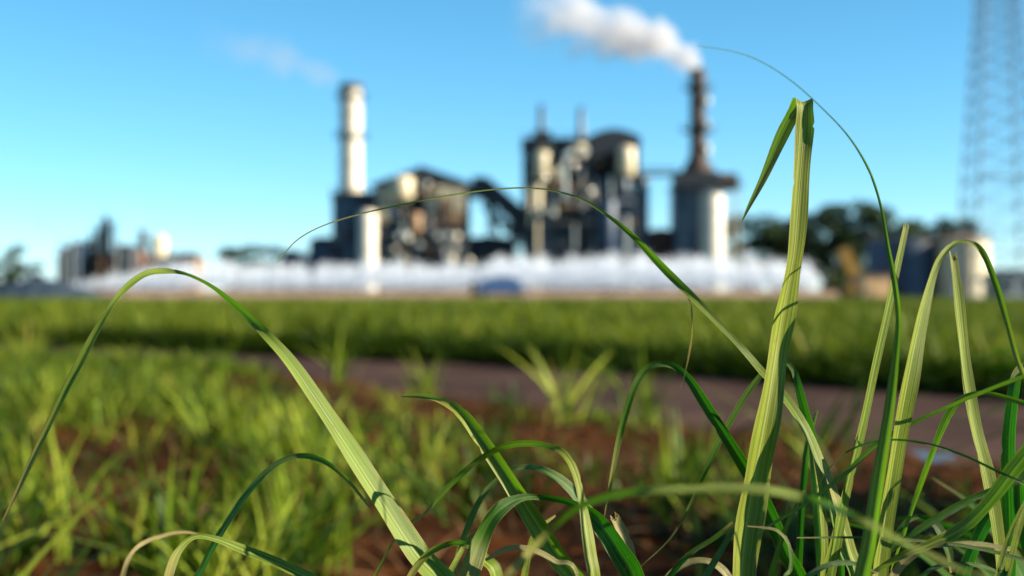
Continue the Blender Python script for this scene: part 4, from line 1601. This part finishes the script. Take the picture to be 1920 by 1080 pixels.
def leaf(parent, pts, joint=None, mat='leaf', fold=0.35, cut=False, wave=0.05, name='leaf', per=9, seed=None, wang=None, exact=False):
    """one blade: pts run base to tip as (px, py, metres from the camera, visible width in px, roll in degrees)"""
    rows_ = []
    if joint is not None:
        d0 = pts[0]
        p0 = at(*d0[:3])
        j = np.array(joint, float)
        w0 = (d0[3] if exact or d0[3] <= 10 else 10 + (d0[3] - 10) * 0.5) * d0[2] / FPX
        mid = j * 0.45 + p0 * 0.55
        rows_.append((*j, max(0.010, w0 * 0.40), d0[4]))
        rows_.append((*mid, w0 * 0.85, d0[4]))
    for q in pts:
        px, py, d, w, roll = q
        w = w if exact or w <= 10 else 10 + (w - 10) * 0.5
        rows_.append((*at(px, py, d), max(w, 1.2) * d / FPX, roll))
    rows_ = [(*q[:4], min(48.0, q[4] * 1.7) if q[4] > 0 else q[4]) for q in rows_]
    S = catmull(rows_, per)
    if wang is not None:
        wa = np.radians(catmull(np.array([wang[0]] * (len(rows_) - len(wang)) + list(wang), float)[:, None] * np.ones((1, 2)), per)[:, 0])
    P, w, roll = S[:, :3], np.maximum(S[:, 3], 0.0006), np.radians(S[:, 4])
    n = len(P)
    jr = np.random.default_rng(int(abs(P).sum() * 1000) % 99991)
    env = np.clip(np.arange(n) / 6.0, 0, 1)[:, None]
    kn = max(4, n // (2 * per) + 2)
    ctl = jr.normal(0, 1, (kn, 3))
    jit = catmull(ctl, 8)
    jit = np.stack([np.interp(np.linspace(0, 1, n), np.linspace(0, 1, len(jit)), jit[:, q]) for q in range(3)], 1)
    P = P + jit * 0.0009 * env
    cw = catmull(jr.normal(0, 1, (kn * 2, 2)), 6)[:, 0]
    w = w * (1 + 0.06 * np.interp(np.linspace(0, 1, n), np.linspace(0, 1, len(cw)), cw))
    T = np.gradient(P, axis=0)
    T /= np.linalg.norm(T, axis=1)[:, None]
    Vd = P - CAMP
    Vd /= np.linalg.norm(Vd, axis=1)[:, None]
    sr = np.random.default_rng(len(bpy.data.objects) if seed is None else seed)
    us = np.linspace(-1, 1, 9)
    ph = sr.uniform(0, 6)
    L = np.concatenate([[0], np.cumsum(np.linalg.norm(np.diff(P, axis=0), axis=1))])
    V = np.zeros((n, 9, 3))
    prev = None
    for i in range(n):
        s = np.cross(Vd[i], T[i])
        ln = np.linalg.norm(s)
        s = s / ln if ln > 0.05 else prev
        if prev is not None and np.dot(s, prev) < -0.2:
            s = -s
        prev = s
        vv = np.cross(T[i], s)
        vv /= np.linalg.norm(vv)
        if np.dot(vv, Vd[i]) < 0:
            vv = -vv
        W = math.cos(roll[i]) * s + math.sin(roll[i]) * vv
        Nn = -math.cos(roll[i]) * vv + math.sin(roll[i]) * s
        if wang is not None:
            W = np.array([math.cos(wa[i]) * math.cos(roll[i]), math.sin(roll[i]), math.sin(wa[i]) * math.cos(roll[i])])
            W -= T[i] * np.dot(W, T[i])
            W /= np.linalg.norm(W)
            Nn = np.cross(W, T[i])
            if i == 0:
                sg = 1.0 if np.dot(Nn, Vd[i]) < 0 else -1.0
            Nn = Nn * sg
        hw_ = w[i] / 2 / max(0.35, math.cos(roll[i]))
        for k, u in enumerate(us):
            dep = fold * (abs(u) ** 1.15) * hw_ + wave * hw_ * math.sin(L[i] * 75 + ph + (2 if u > 0 else 0)) * abs(u) ** 2
            V[i, k] = P[i] + W * u * hw_ + Nn * dep
    for _ in range(3):
        if w.max() > 0.006 and n > 40:
            i0 = int(jr.uniform(0.3, 0.9) * n)
            e = 0 if jr.uniform() < 0.5 else 8
            m_ = 1 if e == 0 else 7
            for di, f_ in ((0, jr.uniform(0.5, 1.2)), (1, jr.uniform(0.1, 0.5))):
                if i0 + di < n - 2:
                    V[i0 + di, e] = V[i0 + di, e] * (1 - 0.8 * min(1, f_)) + V[i0 + di, m_] * 0.8 * min(1, f_)
    if cut:
        for k in range(9):
            V[-1, k] += T[-1] * sr.uniform(-0.006, 0.003)
            V[-2, k] = V[-2, k] * 0.5 + V[-1, k] * 0.5 - T[-1] * 0.004
    o0 = np.array(org(parent))
    tt = L / L[-1] * (0.92 if cut else 1.0)
    uvs = np.stack([np.tile((us + 1) / 2, n), np.repeat(tt, 9)], 1)
    i, k = np.meshgrid(np.arange(n - 1), np.arange(8), indexing='ij')
    a = (i * 9 + k).ravel()
    F = np.stack([a, a + 1, a + 10, a + 9], 1)
    me = quads_mesh(name, V.reshape(-1, 3) - o0[None], F, M[mat], uv=uvs)
    return link(name, me, parent)


def cane_plant(lab, x, y, hj, n_st=1, group='cane plants in the front row'):
    t = thing('cane_plant', lab, 'cane plant', (x, y, 0), group)
    for k in range(n_st):
        m = MB()
        ox, oy = (k - (n_st - 1) / 2) * 0.035, 0.02 * (k % 2)
        z = -0.03
        r0 = 0.013
        while z < hj:
            z2 = min(hj, z + 0.085)
            m.tube((x + ox, y + oy, z), (x + ox, y + oy, z2), r0, r0 * 0.93, 12)
            m.tube((x + ox, y + oy, z2 - 0.006), (x + ox, y + oy, z2 + 0.002), r0 * 1.12, r0 * 1.08, 12)
            z = z2
            r0 *= 0.965
        m.build('stem', M['stem'], t, True)
    return t


# plant with the big arch on the left
pA = cane_plant('cane plant whose broad sunlit leaf arches over the left of the picture', X(900, 1.22), 1.22, 0.30, 2)
jA = (X(900, 1.22), 1.22, 0.28)
leaf(pA, [(862, 1150, 1.20, 80, 18), (780, 1035, 1.20, 76, 22), (700, 910, 1.20, 64, 22), (620, 790, 1.20, 48, 24), (545, 682, 1.20, 34, 20), (488, 618, 1.20, 24, -18),
          (440, 572, 1.21, 15, -45), (398, 538, 1.22, 7, -55), (350, 517, 1.23, 6, -30), (308, 513, 1.23, 12, 20), (268, 518, 1.22, 13, 20), (235, 540, 1.21, 11, 0), (205, 582, 1.20, 11, 8),
          (162, 662, 1.20, 19, 8), (110, 762, 1.20, 17, 10), (52, 882, 1.20, 11, 12), (4, 976, 1.20, 2, 8)], jA, 'leaf', 0.22)
leaf(pA, [(310, 1130, 1.17, 26, -20), (318, 1080, 1.17, 24, -20), (334, 1035, 1.18, 17, -30), (364, 1005, 1.19, 10, -20), (404, 1009, 1.20, 12, 10), (462, 1032, 1.21, 25, 20), (522, 1056, 1.21, 29, 20),
          (610, 1098, 1.21, 30, 15), (700, 1150, 1.22, 24, 15), (760, 1200, 1.22, 4, 10)][::-1], jA, 'leaf', 0.3)
leaf(pA, [(350, 1140, 1.27, 20, -20), (380, 1072, 1.26, 17, -25), (412, 1006, 1.25, 15, -25), (452, 938, 1.25, 13, -20), (500, 882, 1.25, 12, -10), (550, 855, 1.25, 10, 10), (600, 860, 1.25, 9, 25), (650, 897, 1.26, 7, 25), (694, 950, 1.27, 3, 20)], (X(420, 1.3), 1.3, 0.3), 'leaf_blue', 0.2)
leaf(pA, [(225, 1100, 1.42, 9, 0), (238, 1052, 1.42, 8, 0), (262, 1022, 1.44, 7, 0), (306, 1005, 1.46, 6, 0), (350, 999, 1.48, 4, 0), (400, 1010, 1.5, 2, 0)], None, 'leaf_dry', 0.2)
leaf(pA, [(930, 1110, 1.16, 36, 25), (906, 1052, 1.16, 28, 25), (876, 1025, 1.17, 17, 15), (846, 1020, 1.18, 11, -20), (806, 1037, 1.18, 13, -25), (772, 1075, 1.18, 17, -20), (750, 1120, 1.18, 10, -20)], jA, 'leaf', 0.3)
leaf(pA, [(690, 1110, 1.28, 5, 0), (712, 1060, 1.28, 5, 0), (750, 1000, 1.28, 4, 0), (790, 965, 1.28, 2, 0)], None, 'leaf', 0.2)
leaf(pA, [(820, 1120, 1.26, 13, 10), (850, 1062, 1.26, 10, 10), (880, 1010, 1.27, 7, 10), (905, 985, 1.28, 2, 0)], None, 'leaf', 0.2)

# plant of the middle
pB = cane_plant('cane plant with crossing green arches in the lower middle', X(1110, 1.22), 1.22, 0.32, 2)
jB = (X(1110, 1.22), 1.22, 0.30)
leaf(pB, [(1100, 1130, 1.20, 66, -14), (1040, 1030, 1.20, 62, -14), (965, 912, 1.20, 54, -10), (905, 825, 1.20, 44, -4), (865, 776, 1.20, 32, 8), (826, 750, 1.20, 18, 15), (790, 742, 1.21, 9, 10), (750, 743, 1.22, 3, 0)], jB, 'leaf', 0.75)
leaf(pB, [(1112, 1120, 1.12, 36, 30), (1106, 1035, 1.12, 31, 30), (1096, 955, 1.13, 23, 30), (1080, 893, 1.14, 18, 25), (1055, 852, 1.15, 16, 15), (1020, 833, 1.16, 14, 0), (985, 829, 1.17, 13, -20),
          (940, 841, 1.18, 13, -35), (890, 869, 1.19, 12, -35), (840, 911, 1.2, 9, 10), (795, 962, 1.21, 5, 10), (764, 992, 1.22, 2, 0)], jB, 'leaf', 0.15)
leaf(pB, [(1192, 1125, 1.17, 72, -28), (1160, 1030, 1.17, 64, -30), (1118, 972, 1.18, 52, -30), (1070, 942, 1.18, 22, -40), (1020, 932, 1.18, 10, -45), (975, 935, 1.17, 22, 10), (930, 962, 1.16, 52, -10), (900, 1012, 1.16, 60, -25),
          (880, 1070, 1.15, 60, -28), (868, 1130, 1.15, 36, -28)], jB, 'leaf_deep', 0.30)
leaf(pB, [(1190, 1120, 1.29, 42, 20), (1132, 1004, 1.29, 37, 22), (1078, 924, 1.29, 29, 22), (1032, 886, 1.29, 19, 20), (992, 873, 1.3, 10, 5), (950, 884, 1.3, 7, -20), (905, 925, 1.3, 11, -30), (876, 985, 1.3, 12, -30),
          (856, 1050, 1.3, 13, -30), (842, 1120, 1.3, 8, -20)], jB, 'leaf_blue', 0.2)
leaf(pB, [(1085, 1090, 1.14, 7, 10), (1042, 1053, 1.14, 9, 15), (995, 1029, 1.14, 12, 15), (952, 1026, 1.14, 12, 0), (912, 1048, 1.14, 5, -10)], jB, 'leaf_dry', 0.2)
leaf(pB, [(1196, 1150, 1.24, 34, 22), (1186, 1090, 1.24, 36, 22), (1172, 1025, 1.24, 35, 22), (1155, 985, 1.24, 28, 22), (1146, 966, 1.235, 20, 22)], jB, 'leaf_dry', 0.45, cut=True)
leaf(pB, [(975, 1120, 1.33, 14, 10), (990, 1030, 1.33, 13, 15), (1010, 990, 1.33, 10, 25), (1040, 968, 1.34, 3, 25)], None, 'leaf', 0.2)

# plant of the tall folded leaf
pC = cane_plant('cane plant with the tallest upright leaf folded over at its tip', X(1390, 1.2), 1.2, 0.30, 2)
jC = (X(1390, 1.2), 1.2, 0.26)
leaf(pC, [(1385, 1130, 1.18, 52, 16), (1396, 1010, 1.185, 54, 16), (1414, 900, 1.19, 54, 16), (1432, 800, 1.19, 51, 18), (1447, 715, 1.195, 45, 18), (1460, 640, 1.20, 41, 20), (1472, 560, 1.20, 38, 20),
          (1485, 480, 1.20, 32, 18), (1494, 400, 1.20, 34, 14), (1502, 320, 1.20, 34, 8), (1506, 250, 1.20, 33, 4), (1506, 208, 1.200, 33, 2), (1504, 190, 1.204, 32, 0), (1495, 198, 1.211, 29, -14), (1479, 226, 1.214, 24, -30),
          (1457, 272, 1.216, 20, -34), (1430, 332, 1.218, 14, -34), (1406, 382, 1.219, 8, -30), (1391, 417, 1.22, 2, -20)], jC, 'leaf', 0.32, wave=0.10, per=12,
     exact=True, wang=[-8, -9, -10, -9, -8, -7, -7, -7, -6, -5, -3, -2, -2, -8, -22, -25, -26, -24, -24])
leaf(pC, [(1505, 1130, 1.27, 50, -25), (1470, 1032, 1.27, 46, -25), (1422, 925, 1.27, 40, -25), (1372, 835, 1.26, 34, -25), (1322, 754, 1.26, 26, -25), (1282, 702, 1.26, 16, -15), (1246, 684, 1.26, 11, 0), (1213, 692, 1.26, 12, -20), (1188, 735, 1.26, 13, -30),
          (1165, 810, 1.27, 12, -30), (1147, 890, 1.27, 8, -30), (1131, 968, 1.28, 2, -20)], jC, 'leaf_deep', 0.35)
leaf(pC, [(1600, 1130, 1.21, 36, 26), (1580, 1030, 1.21, 30, 28), (1556, 930, 1.21, 30, 28), (1532, 862, 1.22, 30, 28), (1505, 802, 1.22, 28, 26), (1470, 745, 1.23, 22, 22), (1425, 692, 1.24, 15, 15), (1385, 648, 1.24, 13, 5), (1340, 602, 1.24, 14, 10), (1292, 549, 1.24, 18, 0), (1242, 498, 1.24, 17, -25), (1192, 446, 1.24, 11, -30),
          (1142, 406, 1.24, 6.5, -10), (1092, 374, 1.24, 4, 0), (1040, 357, 1.24, 3, 0), (980, 352, 1.24, 3, 0), (900, 357, 1.24, 3, 0), (800, 372, 1.24, 3, 0), (700, 395, 1.25, 2.6, 0), (620, 420, 1.25, 2.2, 0), (560, 450, 1.25, 2, 0), (518, 492, 1.25, 1.5, 0)], jC, 'leaf', 0.2)
leaf(pC, [(1288, 548, 1.24, 4, 0), (1294, 580, 1.24, 3, 20), (1295, 625, 1.24, 3, 30), (1290, 665, 1.24, 4, 20), (1285, 692, 1.24, 2.5, 10), (1277, 728, 1.24, 1.5, 0)], None, 'leaf_dry', 0.2, name='split_strip')
leaf(pC, [(1570, 960, 1.24, 20, -25), (1545, 880, 1.24, 24, -28), (1523, 805, 1.24, 26, -30), (1504, 735, 1.24, 22, -30), (1488, 695, 1.25, 11, 10), (1462, 676, 1.26, 8, 20), (1436, 690, 1.27, 10, -20), (1402, 735, 1.27, 14, -30), (1364, 802, 1.27, 14, -30), (1330, 868, 1.27, 11, -30),
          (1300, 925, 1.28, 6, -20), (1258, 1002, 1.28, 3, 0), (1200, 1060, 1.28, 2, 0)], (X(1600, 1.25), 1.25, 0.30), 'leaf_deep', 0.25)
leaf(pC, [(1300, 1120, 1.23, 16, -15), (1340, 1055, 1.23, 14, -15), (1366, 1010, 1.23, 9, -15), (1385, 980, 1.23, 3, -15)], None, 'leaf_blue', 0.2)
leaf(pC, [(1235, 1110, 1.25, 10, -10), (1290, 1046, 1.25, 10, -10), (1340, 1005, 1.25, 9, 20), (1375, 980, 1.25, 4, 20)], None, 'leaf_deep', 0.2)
leaf(pC, [(1380, 1110, 1.29, 20, 20), (1352, 1066, 1.29, 16, 20), (1318, 1048, 1.29, 12, 10), (1280, 1056, 1.29, 14, -10), (1240, 1088, 1.29, 10, -15)], None, 'leaf_dry', 0.25)
leaf(pC, [(1462, 1120, 1.13, 7, 20), (1480, 1065, 1.13, 7, 20), (1477, 1022, 1.13, 6, 20), (1458, 997, 1.13, 5, 10), (1430, 990, 1.13, 4, 0), (1402, 986, 1.13, 2, 0)], jC, 'leaf_blue', 0.2)
leaf(pC, [(1438, 1130, 1.22, 13, 15), (1458, 1040, 1.22, 10, 15), (1482, 970, 1.22, 7, 15), (1506, 920, 1.22, 3, 10)], jC, 'leaf', 0.2)

# plant with the tall thin blades
pD = cane_plant('cane plant of slender upright blades right of the tall folded leaf', X(1610, 1.17), 1.17, 0.28, 3)
jD = (X(1610, 1.17), 1.17, 0.26)
leaf(pD, [(1552, 1130, 1.17, 40, 24), (1568, 1010, 1.17, 32, 26), (1590, 900, 1.175, 21, 28), (1612, 800, 1.18, 19, 28), (1636, 690, 1.185, 18, 28), (1662, 585, 1.19, 17, 28), (1684, 495, 1.195, 15, 26), (1702, 424, 1.20, 13, 22)], jD, 'leaf', 0.3, cut=True)
leaf(pD, [(1610, 1130, 1.06, 50, -26), (1630, 1010, 1.06, 46, -26), (1650, 890, 1.07, 38, -26), (1668, 780, 1.08, 28, -24), (1680, 680, 1.10, 18, -20), (1686, 600, 1.12, 11, -15), (1680, 530, 1.13, 10, -10), (1670, 465, 1.17, 8, -20), (1656, 392, 1.22, 5, -10), (1630, 320, 1.28, 4.4, -20),
          (1590, 256, 1.33, 3, 0), (1542, 204, 1.38, 2.3, 0), (1482, 150, 1.43, 1.9, 0), (1424, 113, 1.47, 1.7, 0), (1372, 96, 1.5, 1.5, 0), (1306, 87, 1.53, 1.2, 0)], jD, 'leaf', 0.55)
leaf(pD, [(1640, 1130, 1.14, 46, 25), (1655, 990, 1.14, 44, 26), (1676, 850, 1.14, 46, 28), (1700, 720, 1.14, 46, 28), (1722, 612, 1.15, 36, 28), (1742, 530, 1.16, 22, 25), (1762, 480, 1.17, 12, 0), (1790, 454, 1.18, 8, -40), (1820, 455, 1.18, 8, -20), (1845, 479, 1.18, 11, -5), (1866, 532, 1.18, 12, 0), (1886, 602, 1.18, 11, 5),
          (1906, 672, 1.18, 9, 5), (1930, 730, 1.18, 4, 5)], jD, 'leaf', 0.38)
leaf(pD, [(1550, 1120, 1.30, 30, -22), (1540, 1000, 1.30, 27, -22), (1532, 900, 1.30, 22, -22), (1526, 830, 1.30, 18, -20), (1522, 792, 1.30, 16, -20)], jD, 'leaf_blue', 0.3, cut=True)
leaf(pD, [(1615, 1120, 1.20, 30, 26), (1592, 1030, 1.20, 28, 28), (1570, 950, 1.20, 24, 28), (1552, 890, 1.21, 16, 28), (1545, 862, 1.21, 6, 20)], jD, 'leaf', 0.25)
leaf(pD, [(1545, 1120, 1.235, 16, 20), (1546, 1020, 1.235, 15, 22), (1540, 930, 1.24, 14, 22), (1530, 860, 1.24, 8, 20), (1522, 820, 1.24, 2, 20)], jD, 'leaf', 0.25)
leaf(pD, [(1500, 1130, 1.31, 16, -15), (1500, 1000, 1.31, 15, -15), (1508, 900, 1.31, 14, -15), (1516, 830, 1.31, 12, -15), (1530, 770, 1.31, 4, -15)], jD, 'leaf_deep', 0.3)
leaf(pD, [(1935, 700, 1.10, 7, 10), (1842, 735, 1.12, 7, 10), (1762, 770, 1.14, 7, 20), (1692, 808, 1.15, 8, 25), (1640, 838, 1.15, 9, 25), (1580, 892, 1.15, 9, 25), (1510, 950, 1.15, 7, 20), (1450, 985, 1.16, 5, 10), (1420, 1000, 1.16, 2, 0)], None, 'leaf', 0.2)
leaf(pD, [(1930, 912, 1.10, 5, 0), (1870, 884, 1.1, 5, -15), (1800, 852, 1.1, 5, -15), (1722, 830, 1.1, 4.5, -15), (1655, 825, 1.11, 4, -10), (1602, 838, 1.12, 3.5, 0), (1560, 872, 1.12, 2.5, 0), (1530, 918, 1.12, 1.5, 0)], None, 'leaf_deep', 0.2)
leaf(pD, [(1880, 1130, 0.74, 8, 15), (1790, 1062, 0.74, 8, 15), (1690, 1012, 0.74, 9, 15), (1600, 968, 0.74, 14, 18), (1520, 942, 0.80, 20, 20), (1430, 925, 0.80, 25, 20), (1330, 917, 0.80, 25, 20), (1230, 918, 0.80, 20, 10), (1150, 930, 0.81, 18, -10), (1080, 955, 0.82, 20, -20), (1020, 1005, 0.83, 20, -30),
          (960, 1070, 0.82, 18, -25), (920, 1130, 0.83, 10, -20)], (X(1990, 0.85), 0.85, 0.40), 'leaf', 0.2)


# plant at the right edge
pE = cane_plant('cane plant with cut flat blades at the right edge', X(1880, 1.2), 1.2, 0.30, 3)
jE = (X(1880, 1.2), 1.2, 0.28)
leaf(pE, [(1880, 1130, 1.19, 36, 24), (1866, 1010, 1.19, 35, 26), (1846, 900, 1.19, 36, 26), (1826, 800, 1.19, 34, 26), (1810, 700, 1.19, 30, 26), (1800, 610, 1.19, 25, 26), (1792, 530, 1.19, 21, 24), (1785, 472, 1.19, 17, 22)], jE, 'leaf', 0.35, cut=True)
leaf(pE, [(1965, 770, 1.16, 9, -20), (1900, 752, 1.16, 10, -25), (1850, 739, 1.16, 8, -30), (1818, 740, 1.16, 10, -5), (1792, 758, 1.16, 17, 20), (1768, 800, 1.16, 18, 22), (1742, 862, 1.16, 13, 20), (1716, 930, 1.17, 9, 15), (1692, 1000, 1.17, 6, 15), (1668, 1066, 1.18, 2, 15)], None, 'leaf', 0.3)
leaf(pE, [(1890, 1130, 1.22, 42, -24), (1893, 1010, 1.22, 42, -24), (1890, 900, 1.22, 40, -24), (1888, 810, 1.22, 38, -24), (1896, 740, 1.22, 36, -20), (1908, 698, 1.225, 28, 0), (1930, 690, 1.23, 22, 10), (1960, 740, 1.23, 16, 10)], jE, 'leaf_deep', 0.35)
leaf(pE, [(1990, 800, 1.13, 30, 0), (1945, 820, 1.12, 46, 10), (1908, 868, 1.12, 50, 18), (1862, 935, 1.12, 42, 18), (1812, 985, 1.12, 36, 10), (1752, 1015, 1.12, 26, -20), (1690, 1042, 1.12, 18, -25), (1640, 1070, 1.13, 8, -20), (1600, 1096, 1.13, 2, -20)], (X(2030, 1.15), 1.15, 0.42), 'leaf', 0.2)
leaf(pE, [(1960, 860, 1.16, 16, -20), (1890, 905, 1.16, 19, -25), (1820, 935, 1.16, 19, -25), (1750, 975, 1.16, 16, -25), (1690, 1015, 1.16, 12, -25), (1640, 1052, 1.16, 3, -20)], None, 'leaf_deep', 0.3)
leaf(pE, [(1960, 1060, 1.14, 8, 0), (1860, 1032, 1.14, 7, 0), (1760, 1018, 1.14, 6, 0), (1640, 1013, 1.14, 5, 10), (1560, 1012, 1.14, 4, 10), (1494, 1011, 1.14, 2, 10)], None, 'leaf_deep', 0.2)
leaf(pE, [(1900, 1030, 1.16, 10, 10), (1840, 1024, 1.16, 9, 12), (1790, 1021, 1.16, 9, 12), (1740, 1024, 1.16, 3, 12)], None, 'leaf_dry', 0.2)
leaf(pE, [(1640, 1130, 1.21, 22, -20), (1660, 1060, 1.21, 21, -22), (1680, 1005, 1.21, 16, -20), (1704, 975, 1.21, 9, 10), (1734, 969, 1.21, 9, 10), (1760, 990, 1.21, 20, -15), (1780, 1035, 1.21, 20, -20), (1786, 1075, 1.21, 8, -20)], None, 'leaf_deep', 0.25)
leaf(pE, [(1650, 1110, 1.17, 24, 20), (1690, 1062, 1.17, 22, 20), (1722, 1030, 1.17, 12, 20), (1734, 1018, 1.17, 3, 20)], None, 'leaf_dry', 0.25)
leaf(pE, [(1935, 1120, 1.17, 30, -15), (1925, 1020, 1.17, 32, -18), (1915, 940, 1.17, 34, -18), (1920, 870, 1.17, 26, -15), (1940, 820, 1.17, 10, -15)], jE, 'leaf_deep', 0.4)
leaf(pE, [(1860, 1110, 1.13, 9, 15), (1880, 1040, 1.13, 9, 15), (1905, 980, 1.13, 8, 15), (1935, 920, 1.13, 4, 15)], None, 'leaf', 0.2)
leaf(pE, [(1880, 1130, 1.15, 13, 15), (1896, 1040, 1.15, 13, 20), (1920, 960, 1.15, 12, 20), (1950, 900, 1.15, 6, 20)], None, 'leaf', 0.2)
leaf(pE, [(1876, 1140, 1.12, 30, 10), (1877, 1100, 1.12, 29, 10), (1878, 1062, 1.12, 28, 10)], None, 'leaf_deep', 0.3, cut=True)
leaf(pE, [(1790, 1130, 1.25, 38, -25), (1820, 1040, 1.25, 38, -25), (1850, 975, 1.25, 34, -25), (1890, 930, 1.25, 20, -20), (1930, 910, 1.25, 6, -20)], None, 'leaf_deep', 0.35)
leaf(pE, [(1700, 1120, 1.18, 10, -20), (1740, 1072, 1.18, 9, -20), (1790, 1056, 1.18, 8, -20), (1850, 1062, 1.18, 6, -10), (1900, 1085, 1.18, 3, 0)], None, 'leaf_blue', 0.2)
leaf(pE, [(1490, 1120, 1.1, 10, -10), (1510, 1085, 1.1, 11, -20), (1548, 1062, 1.1, 10, -20), (1600, 1058, 1.1, 8, -10), (1650, 1075, 1.1, 4, 0)], None, 'leaf_blue', 0.2)


# neighbouring plants of the same row, right of the picture
def free_plant(x, y, seed, h, lab, group='cane plants in the front row'):
    t = cane_plant(lab, x, y, 0.22, 2, group)
    r_ = np.random.default_rng(seed)
    for k in range(26):
        a = r_.uniform(0, 2 * math.pi)
        L_ = h * r_.uniform(0.9, 1.4)
        rr = r_.uniform(0.15, 0.5)
        s = np.linspace(0, 1, 7)
        outw = rr * L_ * (s + 0.8 * s ** 3)
        up = 0.14 + L_ * (0.78 * s - 0.52 * rr * 2 * s ** 3)
        P = np.stack([x + outw * math.cos(a), y + outw * math.sin(a), up, 0.034 * np.interp(s, [0, .3, .7, 1], [.4, 1, .8, .03]) + 0.001], 1)
        S = catmull(P, 5)
        n = len(S)
        side = np.array([-math.sin(a), math.cos(a), 0.25])
        us = np.linspace(-1, 1, 5)
        V = S[:, None, :3] + side[None, None] * (us[None, :, None] * S[:, None, 3:4] / 2) + np.array([0, 0, 1])[None, None] * (np.abs(us)[None, :, None] * S[:, None, 3:4] * 0.15)
        i, q = np.meshgrid(np.arange(n - 1), np.arange(4), indexing='ij')
        b = (i * 5 + q).ravel()
        F = np.stack([b, b + 1, b + 6, b + 5], 1)
        uvs = np.stack([np.tile((us + 1) / 2, n), np.repeat(np.linspace(0, 1, n), 5)], 1)
        me = quads_mesh('leaf', V.reshape(-1, 3) - np.array([x, y, 0])[None], F, M['leaf_deep'], uv=uvs)
        link('leaf', me, t)
    return t


for k, (x, y, h) in enumerate(((0.62, 1.45, 0.62), (0.86, 1.12, 0.62), (1.15, 1.3, 0.70), (1.05, 0.85, 0.60), (0.80, 1.75, 0.62), (1.45, 1.6, 0.75))):  # noqa
    free_plant(x, y, 70 + k, h, ['leafy cane plant just beyond the right edge, deep green', 'low cane plant beside the right edge blades', 'tall leafy cane plant further right in the front row',
                                'near cane plant right of the camera', 'cane plant behind the right edge blades', 'farthest right cane plant of the front row'][k])
for k, (x, y, h) in enumerate(((1.75, 3.3, 0.85), (1.95, 3.9, 0.9), (2.15, 4.5, 0.85), (2.5, 3.6, 0.95), (2.35, 5.0, 0.8), (1.6, 2.7, 0.7), (2.8, 4.3, 0.95), (2.0, 3.0, 0.9), (2.05, 4.2, 0.9), (2.2, 3.4, 0.9), (2.6, 5.2, 0.85), (2.45, 4.6, 0.9), (3.0, 5.0, 0.95), (3.2, 4.0, 1.0), (2.35, 4.0, 0.95), (2.9, 3.4, 1.0))):  # unseen plants put off to the right to shade the verge
    free_plant(x, y, 90 + k, h, 'unseen leafy cane plant added off to the right for its shade', 'unseen cane plants added for shade')
